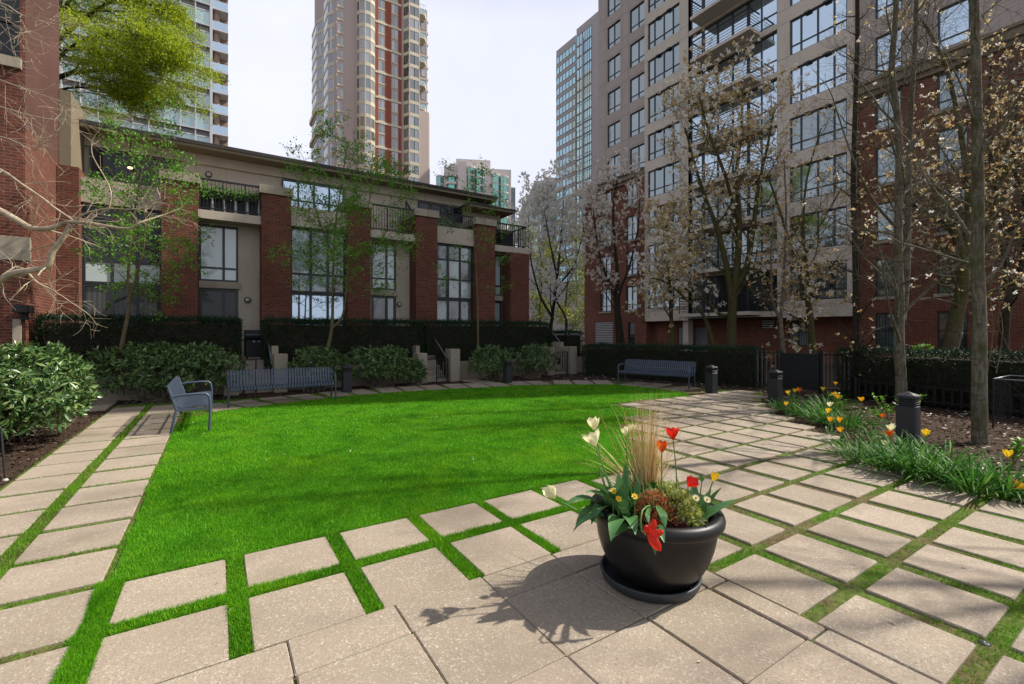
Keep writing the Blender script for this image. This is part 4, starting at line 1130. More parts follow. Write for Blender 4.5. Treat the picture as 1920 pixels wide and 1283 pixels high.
# upper storey and roof
uL, uR = on_y(136, 300, YU).x, on_y(930, 400, YU).x
m = MB(); wall(m, 'Y', YU, uL, uR, 5.3, 8.1); m.quad((uL, YU, 5.3), (uL, 27, 5.3), (uL, 27, 8.1), (uL, YU, 8.1)); m.quad((uR, YU, 5.3), (uR, 27, 5.3), (uR, 27, 8.1), (uR, YU, 8.1)); m.build('upper_wall', M['beige'], th)
part('eave_beam', 'beige', th, fbox, 'Y', YU, uL, uR + .05, 7.76, 8.10, 0, .12)
eL, eR = on_y(118, 250, 19.2).x, on_y(932, 380, 19.2).x
rf = part('roof', 'soffit', th, fbox, 'Y', 19.2, eL, eR, 8.10, 8.20, -8.5, 0)
part('roof_edge', 'slatroof', rf, fbox, 'Y', 19.2, eL - .03, eR + .03, 8.20, 8.32, -8.5, .04)
e2 = on_y(966, 400, 19.0).x; e1 = on_y(880, 400, 19.0).x
rf = part('low_roof', 'soffit', th, fbox, 'Y', 19.0, e1, e2, 7.60, 7.69, -8.5, 0)
part('roof_edge', 'slatroof', rf, fbox, 'Y', 19.0, e1 - .03, e2 + .03, 7.69, 7.77, -8.5, .04)
part('eave_beam', 'beige', th, fbox, 'Y', 19.7, uR + .06, e2 - .5, 7.30, 7.60, -.5, 0)
part('end_wall', 'brick', th, fbox, 'Y', 19.95, uR + .055, e2 - .7, 5.735, 7.30, -6, 0)
m = MB(); m.box(U(106), 19.3, 0, U(992) - .02, 27, 5.44); m.build('inner_core', M['room'], th)
m = MB(); m.box(U(957) + .01, 19.96, TZ - .9, U(992), 27.02, 5.44); m.build('side_wall', M['brick'], th)
part('corner_pilaster', 'soffit', th, fbox, 'Y', 18.25, XC_ + .01, on_y(133, 250, 18.25).x, 6.505, 8.75, -1.6, 0)
# privacy screen on the second balcony
m = MB(); x_ = on_y(775, 390, 19).x
for (p, q) in (((x_, 18.3, 6.2), (x_, 19.9, 7.6)), ((x_, 19.9, 7.6), (x_, 19.9, 5.75)), ((x_, 18.3, 5.75), (x_, 18.3, 6.2))): m.bar(p, q, .05, .05, (1, 0, 0))
m.build('screen_frame', M['dark'], th)
m = MB(); m.add([(x_, 18.33, 5.8), (x_, 19.87, 5.8), (x_, 19.87, 7.53), (x_, 18.33, 6.18)], [(0, 1, 2, 3)]); m.build('screen_pane', M['glass_pale'], th)
# wall lamps
for i, (px, py, Y, lab) in enumerate(((464, 563, YB, 'round wall lamp on the beige wall above the grill'), (748, 571, YB, 'round wall lamp on the beige wall of the middle townhouse'),
                                       (391, 328, YU, 'round wall lamp on the top floor wall under the eave'))):
    p = on_y(px, py, Y); t = thing('wall_lamp', lab, 'lamp', p, group='round wall lamps of the townhouses')
    m = MB(); m.tube([p, p + Vector((0, -.05, 0))], .11, 16, smooth=False); m.build('base_ring', M['bollard'], t)
    m = MB(); m.ball(p + Vector((0, -.06, 0)), .075, .06, .075, 12, 8); m.build('globe', M['lampglass'], t)
p = on_y(244, 315, 19.6)
t = thing('ceiling_lamp', 'small glowing lamp under the eave at the left of the townhouse row', 'lamp', p)
m = MB(); m.ball(p, .07, .05, .03); ml, nt, out = new_mat('warm_lamp'); e = N(nt, 'ShaderNodeEmission', i_Strength=6.0); e.inputs[0].default_value = (1, .62, .18, 1); nt.links.new(e.outputs[0], out.inputs[0]); m.build('bulb', ml, t)
m = MB(); m.tube([p + Vector((0, 0, .03)), Vector((p.x, p.y, 8.1))], .02, 6); m.build('stem', M['dark'], t)
fb = thing('flower_box', 'railing planter with trailing green plants on the left townhouse balcony', 'planter box', (on_y(430, 350, 18.3).x, 18.35, 6.35))
m = MB(); m.box(on_y(378, 350, 18.3).x, 18.28, 6.22, on_y(482, 350, 18.3).x, 18.5, 6.44); m.build('trough', M['dark'], fb)
n = 900; P = np.stack([rng.uniform(on_y(376, 350, 18.3).x, on_y(484, 350, 18.3).x, n), rng.uniform(18.1, 18.45, n), 6.42 + rng.normal(size=n) * .10], 1)
V, Q = leaf_arrays(P, rng.normal(size=(n, 3)), .09, .035); np_mesh('foliage', V, Q, M['leaf_maple'], fb)
bb = thing('balcony_grill', 'covered dark grill standing on the end balcony of the townhouse row', 'grill', (on_y(945, 440, 18.8).x, 18.8, 5.73))
bx = on_y(945, 440, 18.8).x
m = MB(); m.bbox(bx - .38, 18.5, 5.735, bx + .38, 19.0, 6.45, .06); m.build('cover', M['dark'], bb)
m = MB(); m.tube([(bx - .36, 18.75, 6.42), (bx + .36, 18.75, 6.42)], .23, 12); m.build('hood', M['dark'], bb)

# ================================================================== terrace, retaining wall, pillars, stairs
m = MB(); m.box(XC_, 16.2, -.03, 13.3, 27.5, TZ); tag(m.build('terrace', M['step']), kind='structure')
WY = 15.2
gaps = [(.50, 1.36), (6.02, 6.90), (11.5, 12.35)]
rw = thing('retaining_wall', 'low beige concrete planter wall in front of the townhouse hedges', 'wall', (4, WY, 0))
edges = [XC_] + [v for g_ in gaps for v in g_] + [13.6]
m = MB()
for a, b in zip(edges[0::2], edges[1::2]):
    m.box(a, WY, -.03, b, WY + .2, .64)
m.build('wall_face', M['wallstone'], rw)
m = MB()
for a, b in zip(edges[0::2], edges[1::2]): m.box(a, WY + .2, -.03, b, 16.2, .58)
m.build('planting_soil', M['ground'], rw)
pill = [(gaps[0][0] - .36, gaps[0][0], 1.06, 'left pillar of the stair behind the long blue bench'), (gaps[0][1], gaps[0][1] + .36, 1.08, 'right pillar of the stair behind the long blue bench'),
        (gaps[1][0] - .34, gaps[1][0], 1.0, 'left pillar of the middle stair, half behind the shrubs'), (gaps[1][1], gaps[1][1] + .36, 1.12, 'tall pillar at the right of the middle stair'),
        (gaps[2][0] - .34, gaps[2][0], 1.12, 'left pillar of the right hand stair gate'), (gaps[2][1], gaps[2][1] + .34, 1.12, 'right pillar of the stair gate touching the clipped hedge')]
for a, b, h, lab in pill:
    m = MB(); m.bbox(a, 14.72, -.03, b, 15.195, h, .012); tag(m.build('concrete_pillar', M['wallstone']), 'beige concrete ' + lab, 'pillar', 'concrete pillars beside the stairs')
for i, (a, b) in enumerate(gaps):
    t = thing('garden_stair', ['concrete garden stair leading up to the black grill', 'concrete garden stair in the middle beside the tall pillar', 'concrete garden stair at the right behind a metal gate'][i], 'stair', ((a+b)/2, 15.0, 0), group='stairs up to the townhouse terrace')
    for k in range(5):
        m = MB(); m.bbox(a + .005 + .003 * k, 15.02 + .29 * k, -.03, b - .005 - .003 * k, 16.195 - .004 * k, .17 * (k + 1) - .002, .01) if k < 4 else m.bbox(a + .005, 16.05, -.03, b - .005, 16.195, TZ + .003, .01)
        m.build('step', M['step'], t)
    m = MB(); m.box(a - .14, 15.41, .6, a - .002, 16.19, 1.24) if i == 1 else m.box(b + .002, 15.41, .6, b + .18, 16.19, 1.3)
    m.build('cheek_wall', M['wallstone'], t)
rails = [((500, 624), (509, 679)), ((809, 626), (834, 665)), ((1036, 624), (1066, 661))]
for i, (p, q) in enumerate(rails):
    A_ = on_y(*p, 16.3); B_ = on_y(*q, 15.1)
    t = thing('stair_handrail', ['sloping grey steel handrail of the stair by the grill', 'sloping grey steel handrail of the middle stair', 'sloping grey steel handrail of the right hand stair'][i], 'handrail', B_, group='steel stair handrails')
    m = MB(); m.tube([A_, B_, B_ + Vector((0, -.05, -.06))], .022, 8); m.build('rail', M['steelrail'], t)
    m = MB()
    for w in (A_, B_): m.tube([w, Vector((w.x, w.y, TZ if w is A_ else .16))], .016, 6)
    m.build('post', M['dark'], t)
def metal_gate(label, a, b, Y, z0, z1, n=5):
    t = thing('metal_gate', label, 'gate', ((a + b) / 2, Y, z0), group='small black metal gates')
    m = MB(); m.tube([(a, Y, z0), (a, Y, z1), (b, Y, z1), (b, Y, z0)], .022, 6); m.tube([(a, Y, z0 + .12), (b, Y, z0 + .12)], .016, 6); m.build('gate_frame', M['dark'], t)
    m = MB()
    for k in range(n): x = a + (b - a) * (k + 1) / (n + 1); m.tube([(x, Y, z0 + .12), (x, Y, z1)], .012, 6)
    m.build('bars', M['dark'], t)
metal_gate('low black metal rail across the stair by the grill', .62, .92, 14.95, 0, .92, 0)
metal_gate('black metal gate at the foot of the middle stair', gaps[1][0] + .42, gaps[1][1] - .04, 14.9, .02, .78)
metal_gate('black metal gate between the two pillars of the right hand stair', gaps[2][0] + .04, gaps[2][1] - .04, 14.9, .02, .9)
# barbecue on the terrace
bx = on_y(476, 640, 16.9).x
bq = thing('barbecue_grill', 'black covered barbecue on the terrace at the top of the left stair', 'grill', (bx, 16.9, TZ))
m = MB(); m.bbox(bx - .27, 16.7, TZ + .08, bx + .27, 17.1, TZ + .62, .03); m.build('cart', M['dark'], bq)
m = MB(); m.tube([(bx - .27, 16.92, TZ + .74), (bx + .27, 16.92, TZ + .74)], .20, 14); m.build('hood', M['dark'], bq)
m = MB(); m.bbox(bx - .46, 16.74, TZ + .60, bx - .275, 17.06, TZ + .64, .01); m.bbox(bx + .275, 16.74, TZ + .60, bx + .46, 17.06, TZ + .64, .01); m.build('side_shelf', M['dark'], bq)
for k in (-1, 1):
    m = MB(); m.tube([(bx + k * .07 + .06, 16.70, TZ + .57), (bx + k * .07 + .06, 16.665, TZ + .57)], .035, 10); m.build('knob', M['steelrail'], bq)
m = MB(); m.tube([(bx - .22, 16.71, TZ + .78), (bx + .22, 16.71, TZ + .78)], .013, 6); m.build('handle', M['steelrail'], bq)
for x_ in (-.2, .2):
    m = MB(); m.tube([(bx + x_ - .02, 16.75, TZ + .05), (bx + x_ + .02, 16.75, TZ + .05)], .05, 10); m.build('wheel', M['dark'], bq)
# ================================================================== towers behind
class Tower:
    """collects the windows of a tower: the 100 that show largest become parts of their own, the rest one part"""
    def __init__(s, root, local=False): s.root = root; s.w = []; s.local = local; s.cache = {}
    def win(s, ax, d, u, z, w, h, glass, frame, nm=2, score=0.0, fw=.06):
        s.w.append((score, ax, d, u, z, w, h, glass, frame, nm, fw))
    def geo(s, ax, w, h, nm, fw, u=0, d=0, z=0):
        p, f = MB(), MB()
        for i in range(nm):
            a, b = u + w * i / nm, u + w * (i + 1) / nm
            p.quad(FP(ax, d, a + fw*.4, z + .02, .03), FP(ax, d, b - fw*.4, z + .02, .03), FP(ax, d, b - fw*.4, z + h - .02, .03), FP(ax, d, a + fw*.4, z + h - .02, .03))
        for i in range(nm + 1):
            a = u + w * i / nm; fbox(f, ax, d, max(u, a - fw/2), min(u + w, a + fw/2), z, z + h, 0, .10)
        fbox(f, ax, d, u, u + w, z - fw*.5, z + fw*.5, 0, .09); fbox(f, ax, d, u, u + w, z + h - fw*.5, z + h + fw*.5, 0, .09)
        return p, f
    def done(s):
        s.w.sort(key=lambda t: -t[0]); o0 = Vector((0, 0, 0)) if s.local else root_loc(s.root)
        for (sc, ax, d, u, z, w, h, gl, fr, nm, fw) in s.w[:99]:
            key = (ax, round(w, 2), round(h, 2), gl, fr, nm, fw)
            if key not in s.cache:
                p, f = s.geo(ax, w, h, nm, fw); me = bpy.data.meshes.new('window')
                me.from_pydata(f.v + p.v, [], f.f + [[i + len(f.v) for i in q] for q in p.f])
                me.materials.append(M[fr]); me.materials.append(M[gl])
                me.polygons.foreach_set('material_index', [0] * len(f.f) + [1] * len(p.f)); me.update(); s.cache[key] = me
            o = bpy.data.objects.new('window', s.cache[key]); col.objects.link(o); o.parent = s.root; o.location = Vector(FP(ax, d, u, z, 0)) - o0
        rest = s.w[99:]
        if rest:
            vs, fs, mi, mats = [], [], [], []
            for (sc, ax, d, u, z, w, h, gl, fr, nm, fw) in rest:
                p, f = s.geo(ax, w, h, nm, fw, u, d, z)
                for mb, mn in ((f, fr), (p, gl)):
                    if mn not in mats: mats.append(mn)
                    n = len(vs); vs += mb.v; fs += [[i + n for i in q] for q in mb.f]; mi += [mats.index(mn)] * len(mb.f)
            me = bpy.data.meshes.new('window'); me.from_pydata([tuple(Vector(v) - o0) for v in vs], [], fs)
            for mn in mats: me.materials.append(M[mn])
            me.polygons.foreach_set('material_index', mi); me.update()
            o = bpy.data.objects.new('window', me); col.objects.link(o); o.parent = s.root; o['kind'] = 'stuff'
def vis_score(z, lo, hi): return 1.0 if lo <= z <= hi else .1

# ---- rust and pink tower in the middle
DY = 100.0; UX = lambda px: on_y(px, 300, DY).x
ZT = 86.0; FH = 2.73
ct = thing('residential_tower', 'tall pinkish and rust red residential tower rising behind the townhouse roof', 'building', (UX(700), DY, 0))
tw = Tower(ct)
XS = UX(630); m = MB(); m.box(XS, DY, 0, UX(783), DY + 25, ZT + 1); m.box(UX(783) - .01, DY + 1.6, 0, UX(806), DY + 22, ZT - 8.5)
mw = m
m = MB(); u0, u1 = UX(781) + .02, UX(803)
m.prism([(u0, DY - .4), (u1, DY - .4), (u1 + 1.0, DY + 1.5), (u0, DY + 1.58)], 0, 52.6); m.build('lower_wall', M['tower_pink'], ct)
floors = [26.3 + FH * k for k in range(22)]
for z in floors:
    sc = vis_score(z, 33, 75)
    tw.win('Y', DY, UX(632.6), z, UX(644) - UX(632.6), 1.75, 'glass_tower', 'tower_cream', 2, sc)
    tw.win('Y', DY, UX(709.5), z, UX(721) - UX(709.5), 2.0, 'glass_tower', 'tower_cream', 2, sc * 1.01)
    tw.win('Y', DY, UX(734), z, UX(746) - UX(734), 2.0, 'glass_tower', 'tower_cream', 2, sc * 1.01)
for (a, b) in ((703.5, 708.7), (722, 733), (747, 752.5)): part('red_cladding', 'tower_red', ct, fbox, 'Y', DY, UX(a), UX(b), 10, ZT - 6, 0, .12)
m = MB()
for i, z in enumerate(floors):
    if i % 2 == 0: fbox(m, 'Y', DY, UX(703.5), UX(752.5), z - .75, z - .30, 0, .2)
    fbox(m, 'Y', DY, UX(709), UX(721.4), z - .28, z - .06, 0, .1); fbox(m, 'Y', DY, UX(733.6), UX(746.4), z - .28, z - .06, 0, .1)
    fbox(m, 'Y', DY, UX(632), UX(644.4), z - .35, z - .06, 0, .12)
build_multi('wall', [(mw, 'tower_pink'), (m, 'tower_cream')], ct)
def poly_bay(pts, zs, h, glass, band, names=('bay', 'bay_window'), zt=None, pair=True):
    """faceted bay: bands as one part, each floor's glazing as its own part"""
    for z in zs:
        m = MB()
        for (a, b) in zip(pts[:-1], pts[1:]):
            a, b = Vector((*a, 0)), Vector((*b, 0)); n = max(1, int((b - a).length / 1.1))
            for i in range(n):
                p, q = a.lerp(b, (i + .06) / n), a.lerp(b, (i + .94) / n)
                m.quad((p.x, p.y, z), (q.x, q.y, z), (q.x, q.y, z + h), (p.x, p.y, z + h))
        yield m
    return
def bay_at(root, cx, hw, depth, y0, zs, h, fh, glass, band, nseg=4, shape='round', local=False, corners=None):
    if corners: pts = corners
    elif shape == 'round': pts = [(cx - hw * math.cos(math.pi * i / nseg), y0 - depth * math.sin(math.pi * i / nseg)) for i in range(nseg + 1)]
    else: pts = [(cx - hw, y0), (cx - hw * .55, y0 - depth), (cx + hw * .55, y0 - depth), (cx + hw, y0)]
    ex = [(x + (x - cx) * .02, y - .06) for x, y in pts]
    m = MB(); top = zs[-1] + fh
    for z in zs: m.prism(ex + [(pts[-1][0], y0 + .3), (pts[0][0], y0 + .3)], z + h, z + fh)
    m.prism(ex + [(pts[-1][0], y0 + .3), (pts[0][0], y0 + .3)], 0, zs[0])
    for x, y in pts:
        for z in zs: m.box(x - .07, y - .09, z, x + .07, y + .07, z + h)
    m.build('bay', M[band], root, local=local)
    for i, mm in enumerate(poly_bay(pts, zs, h, glass, band)):
        mm.build('bay_window', M[glass], root, local=local)
bay_at(ct, UX(686), (UX(703) - UX(669)) / 2, 1.7, DY, floors, 1.95, FH, 'glass_tower', 'tower_cream', 5)
bay_at(ct, UX(768), (UX(781.5) - UX(755)) / 2, 1.5, DY, floors, 2.0, FH, 'glass_tower', 'tower_cream', 4, corners=[(UX(756), DY), (UX(763), DY - 1.6), (UX(781), DY - 1.6), (UX(782.5), DY)])
# side face towards -X: two glazed bays and a stack of corner balconies
SY = lambda px: on_x(px, 300, XS).y
def side_bay(px0, px1, depth, zs):
    y1, y0 = SY(px0), SY(px1); bay = MB(); ex = [(XS + .02, y0), (XS - depth, y0 + (y1 - y0) * .22), (XS - depth, y0 + (y1 - y0) * .78), (XS + .02, y1)]
    bay.prism(ex, 0, zs[0])
    for z in zs: bay.prism(ex, z + 1.95, z + FH)
    bay.build('bay', M['tower_cream'], ct)
    for z in zs:
        g_ = MB()
        for (p, q) in zip(ex[:-1], ex[1:]):
            p, q = Vector((*p, 0)), Vector((*q, 0))
            for i in range(3):
                e, f = p.lerp(q, (i + .05) / 3), p.lerp(q, (i + .95) / 3); g_.quad((e.x + .05, e.y, z), (f.x + .05, f.y, z), (f.x + .05, f.y, z + 1.95), (e.x + .05, e.y, z + 1.95))
        g_.build('bay_window', M['glass_tower'], ct)
side_bay(612.5, 626.5, 1.0, floors[:-1]); side_bay(590, 606, 1.1, floors[:18])
for k in (8, 10): part('balcony', 'tower_cream', ct, lambda mm, z: mm.prism([(XS - .02, SY(589)), (XS - 1.5, SY(592)), (XS - 1.5, SY(604)), (XS - .02, SY(607))], z - .2, z + .75), floors[k])
for i, z in enumerate(floors):
    if z > 53 and z < 76:
        tw.win('Y', DY + 1.6, UX(795), z, UX(804) - UX(795), 1.9, 'glass_tower', 'tower_cream', 1, 1.0)
        if i % 2 == 0:
            b = part('balcony', 'tower_cream', ct, lambda mm, z: mm.prism([(UX(782.5), DY - .1), (UX(796), DY - .1), (UX(804), DY + 1.4), (UX(782.5), DY + 1.58)], z - .55, z - .25), z)
            part('railing', 'glass_pale', b, lambda mm, z: mm.prism([(UX(782.5), DY - .12), (UX(796), DY - .12), (UX(804), DY + 1.38), (UX(803.5), DY + 1.4), (UX(796), DY - .06), (UX(782.5), DY - .06)], z - .25, z + .55), z)
m = MB()
for z in floors:
    if z < 76: m.box(UX(806), DY + 2.0, z - .5, UX(809.5), DY + 18, z - .1)
m.box(UX(806), DY + 2.4, 0, UX(808), DY + 18, ZT - 9); m.build('corner_bands', M['tower_white'], ct)
m = MB()
for k in range(5): x = UX(783) + (UX(804) - UX(783)) * k / 4; m.tube([(x, DY + 1.8, ZT - 8.5), (x, DY + 1.8, ZT - 7.4)], .05, 5)
m.tube([(UX(783), DY + 1.8, ZT - 7.4), (UX(804), DY + 1.8, ZT - 7.4)], .05, 5); m.build('roof_rail', M['tower_white'], ct)
tw.done()

# ---- glass tower at the left
DY = 74.0; UX = lambda px: on_y(px, 300, DY).x
gt = thing('glass_tower', 'pale green glass tower with white mullions and corner balconies behind the lime green tree', 'building', (UX(300), DY, 0))
tw = Tower(gt); FH = 2.82; ZT = 62
m = MB(); m.box(UX(60), DY + .05, 0, UX(395), DY + 20, ZT); m.build('core_wall', M['spandrel'], gt)
cw = 1.62; x1 = UX(394); n = 11
zs = [23.2 + FH * k for k in range(13)]
for i in range(n):
    for z in zs:
        tw.win('Y', DY, x1 - cw * (i + 1), z, cw, 1.95, 'glass_pale', 'tower_white', 1, (2.0 if z < 49 else .2) - i * .01, .16)
m = MB()
for i in range(n + 1): x = x1 - cw * i; fbox(m, 'Y', DY, x - .07, x + .07, 18, ZT, .10, .22)
fbox(m, 'Y', DY, x1 - .02, x1 + .28, 18, ZT, .0, .26); fbox(m, 'Y', DY, x1 - cw * n - .3, x1 - cw * n + .02, 18, ZT, .0, .26)
m.build('mullion', M['tower_white'], gt)
m = MB()
for z in zs: fbox(m, 'Y', DY, x1 - cw * n, x1, z - .12, z, 0, .28)
m.build('floor_edge', M['tower_white'], gt)
m = MB(); fbox(m, 'Y', DY + 1.8, UX(395), UX(428), 10, ZT, -16, 0); m.build('recess_wall', M['tower_tan'], gt)
for k, z in enumerate(zs[:-1]):
    bl = part('balcony', 'tower_white', gt, fbox, 'Y', DY + 1.8, UX(396.5), UX(428), z - .30, z - .08, 0, 1.95)
    part('balcony_glass', 'glass_sky', bl, fbox, 'Y', DY + 1.8, UX(398), UX(427.5), z - .08, z + .95, 1.86, 1.90)
m = MB(); m.tube([(UX(405), DY + .7, 10), (UX(405), DY + .7, ZT)], .42, 12); m.build('column', M['tower_tan'], gt)
tw.done()

# ---- teal glass tower at the right
XD = 72.0
tt = thing('glass_tower', 'slim teal glass tower with grey bands beside the taupe apartment block', 'building', (XD, 86, 0))
tw = Tower(tt); FH = 2.62
YA, YB_ = on_x(1043, 300, XD).y, on_x(1080, 300, XD).y
X2 = 70.0; YC, YD = on_x(1081, 300, X2).y, on_x(1110, 300, X2).y
topA, topB = 72.8, 72.0
m = MB(); m.box(XD, YB_, 0, XD + 18, YA, topA); m.box(X2, YD - 6, 0, X2 + 18, YC, topB); m.build('wall', M['tower_grey'], tt)
k = 0
while topA - 3.6 - FH * k > 12:
    z = topA - 3.6 - FH * k; w = (YA - YB_) * .97
    tw.win('X', XD, YB_ + .1, z, w, 1.72, 'glass_teal', 'spandrel', 6, 2 - k * .02, .09)
    z2 = topB - 4.2 - FH * k; w = (YC - YD)
    tw.win('X', X2, YD + w * .60, z2, w * .39, 2.35, 'glass_teal', 'spandrel', 2, 2 - k * .02, .09); tw.win('X', X2, YD + .1, z2, w * .56, 2.35, 'glass_teal', 'spandrel', 4, 2 - k * .02, .09)
    tw.win('Y', YD - 6, X2 + .3, z2, 8, 2.35, 'glass_teal', 'spandrel', 5, .2, .09)
    if k < 22: part('balcony', 'tower_grey', tt, lambda mm, z: mm.prism([(XD + .2, YA), (XD + 3, YA), (XD + 2.6, YA + 1.1), (XD + .8, YA + 1.1)], z - .6, z + .6), z)
    k += 1
m = MB(); fbox(m, 'X', X2, YD + (YC - YD) * .565, YD + (YC - YD) * .595, 5, topB - 3, 0, .35); m.build('pilaster', M['tower_white'], tt)
tw.done()

# ---- green bay windowed tower far behind (turned to face the court)
c = at(890, 624, 154); c.z = 0
gv = thing('green_glass_building', 'lower pale tower with rounded emerald green glass bays in the gap of the skyline', 'building', c, math.atan2(-c.x, c.y) * 0 + R(-24))
S = 154 / 860.0; LX = lambda px: (px - 890) * S * 1.05
Hh = lambda py: 1.7 + (624 - py) * S
m = MB()
m.box(LX(836), 1.5, 0, LX(957), 20, Hh(312)); m.box(LX(822), 3, 0, LX(838), 20, Hh(329)); m.box(LX(812), 5, 0, LX(823), 20, Hh(342)); m.box(LX(918), .8, 0, LX(955), 19, Hh(330)); m.box(LX(860), .3, 0, LX(876), 4, Hh(304)); m.box(LX(905), .3, 0, LX(921), 4, Hh(316))
m.box(LX(858), 5, 0, LX(921), 17, Hh(289)); m.box(LX(846), 3.5, 0, LX(862), 17, Hh(302))
m.build('wall', M['tower_pale'], gv, local=True)
FH = 2.75
def gbay(px0, px1, depth, y0, top, nseg=4, band='tower_pale'):
    zs = []; z = top - 3.2
    while z > 36: zs.append(z); z -= FH
    bay_at(gv, (LX(px0) + LX(px1)) / 2, (LX(px1) - LX(px0)) / 2, depth, y0, zs[::-1], 2.3, FH, 'glass_green', band, nseg, local=True)
gbay(875.5, 891, 1.2, .6, Hh(310)); gbay(891, 908, 1.2, .6, Hh(313)); gbay(920, 935, 1.2, .8, Hh(321)); gbay(935, 951, 1.2, .8, Hh(324)); gbay(822, 836.5, 1.4, 3, Hh(326)); gbay(812.5, 822, 1.2, 5, Hh(341))
for j, py in enumerate((333, 347, 361, 375, 389)):
    p = MB(); p.prism([(LX(838) , 1.5), (LX(842), -.2), (LX(856), -.2), (LX(860), 1.5)], Hh(py), Hh(py) + .9); b = p.build('balcony', M['tower_pale'], gv, local=True)
    p = MB(); pts = [(LX(841), 1.2), (LX(844), .3), (LX(854), .3), (LX(857), 1.2)]
    for a, q in zip(pts[:-1], pts[1:]): p.quad((a[0], a[1], Hh(py) - 1.7), (q[0], q[1], Hh(py) - 1.7), (q[0], q[1], Hh(py)), (a[0], a[1], Hh(py)))
    p.build('bay_window', M['glass_green'], gv, local=True)
m = MB(); m.box(LX(956), 4, 0, LX(967), 18, Hh(341)); m.build('side_wall', M['tower_grey'], gv, local=True)
m = MB()
for k in range(5):
    x = LX(957.5) + k * .36; m.quad((x, 3.96, 20), (x + .24, 3.96, 20), (x + .24, 3.96, Hh(343)), (x, 3.96, Hh(343)))
m.build('strip_window', M['glass_teal'], gv, local=True)
# ---- white block beside the blossoming tree
c = at(1012, 624, 128); c.z = 0
wb = thing('white_apartment_block', 'small white stepped apartment block far behind the white blossoming tree', 'building', c, R(-28))
S2 = 128 / 860.0; LX2 = lambda px: (px - 1012) * S2 * 1.05; H2 = lambda py: 1.7 + (624 - py) * S2
m = MB(); m.box(LX2(983), 0, 0, LX2(1012), 14, H2(378)); m.box(LX2(1003), .6, 0, LX2(1046), 16, H2(338)); m.box(LX2(1022), 2, 0, LX2(1046), 16, H2(328)); m.box(LX2(1000), -.6, H2(352), LX2(1026), 6, H2(346)); m.build('wall', M['tower_white'], wb, local=True)
tw = Tower(wb, local=True)
for k in range(7):
    z = H2(338) - 3.0 - k * 2.8
    for i in range(3): tw.win('Y', .6, LX2(1005) + i * 1.95, z, 1.7, 1.9, 'glass_pale', 'tower_white', 2, 1)
    if k < 5:
        for i in range(3): tw.win('Y', 0, LX2(984.5) + i * 1.3, H2(378) - 3 - k * 2.8, 1.15, 1.9, 'glass_pale', 'tower_white', 1, 1)
tw.done()
# ================================================================== trees
class Wood:
    def __init__(s): s.mb = MB(); s.tips = []; s.count = 0
def perp(d):
    a = d.cross(Vector((0, 0, 1)))
    if a.length < .05: a = d.cross(Vector((1, 0, 0)))
    return a.normalized()
def grow(W, p, d, L, r, lev, prm):
    """one limb and, from it, its side limbs; the last level leaves tips that carry leaves or blossom"""
    segs = prm.get('seg', [7, 6, 5, 4])[min(lev, 3)]
    pts = [Vector(p)]; rad = [r]; d = Vector(d).normalized(); jit = prm['jit']; trop = prm['trop'][min(lev, len(prm['trop']) - 1)]
    for i in range(segs):
        d = (d + Vector((random.gauss(0, jit), random.gauss(0, jit), random.gauss(0, jit))) + Vector((0, 0, trop))).normalized()
        pts.append(pts[-1] + d * (L / segs)); rad.append(max(.0022 * prm.get('tw', 1), r * (1 - (1 - prm.get('taper', .35)) * (i + 1) / segs)))
    limb(W, pts, rad, lev, prm)
def limb(W, pts, rad, lev, prm):
    sides = (10, 7, 5, 4, 3)[min(lev, 4)]
    W.mb.tube(pts, rad, sides, cap=(lev < 2)); W.count += 1
    m = len(pts)
    if lev >= prm['max']:
        for i in range(1, m): W.tips.append((pts[i], (pts[i] - pts[i-1]).normalized()))
        return
    nch = prm['n'][min(lev, len(prm['n']) - 1)]; f0 = prm['f0'][min(lev, len(prm['f0']) - 1)]
    tot = sum((pts[i+1] - pts[i]).length for i in range(m - 1))
    ph = random.uniform(0, 6.28)
    for k in range(nch):
        f = f0 + (1 - f0) * (k + random.random()) / nch; f = min(f, .999)
        i = int(f * (m - 1)); t = f * (m - 1) - i
        p = pts[i].lerp(pts[i+1], t); d = (pts[i+1] - pts[i]).normalized(); r = rad[i] + (rad[i+1] - rad[i]) * t
        ph += 2.4 + random.gauss(0, .4); a = perp(d); b = d.cross(a)
        ang = R(random.gauss(prm['ang'][min(lev, len(prm['ang']) - 1)], 9))
        nd = d * math.cos(ang) + (a * math.cos(ph) + b * math.sin(ph)) * math.sin(ang)
        fl = prm.get('flat', 0)
        if fl: nd.z *= (1 - fl)
        Lc = prm['len'][min(lev, len(prm['len']) - 1)] * random.uniform(.6, 1.25) * (1.15 - .55 * (f - f0) / (1 - f0 + 1e-6))
        grow(W, p, nd, Lc, max(.003, r * prm.get('rr', .5) * random.uniform(.7, 1.0)), lev + 1, prm)
    # the limb itself ends in a fine shoot
    if lev + 1 <= prm['max'] and lev > 0: grow(W, pts[-1], (pts[-1] - pts[-2]), prm['len'][min(lev, len(prm['len']) - 1)] * .6, rad[-1], lev + 1, prm)
def px_path(pxs, t, bend=None):
    """trunk points seen at photo positions, all about t metres away; optional drift towards or away"""
    out = []
    for i, q in enumerate(pxs):
        tt = q[2] if len(q) > 2 else t
        out.append(at(q[0], q[1], tt))
    return out
def smooth_path(pts, k=3):
    out = []; n = len(pts)
    for i in range(n - 1):
        p0, p1, p2, p3 = pts[max(0, i-1)], pts[i], pts[i+1], pts[min(n-1, i+2)]
        for j in range(k):
            t = j / k
            out.append(.5 * ((2*p1) + (p2-p0)*t + (2*p0-5*p1+4*p2-p3)*t*t + (3*p1-p0-3*p2+p3)*t*t*t))
    out.append(pts[-1]); return out
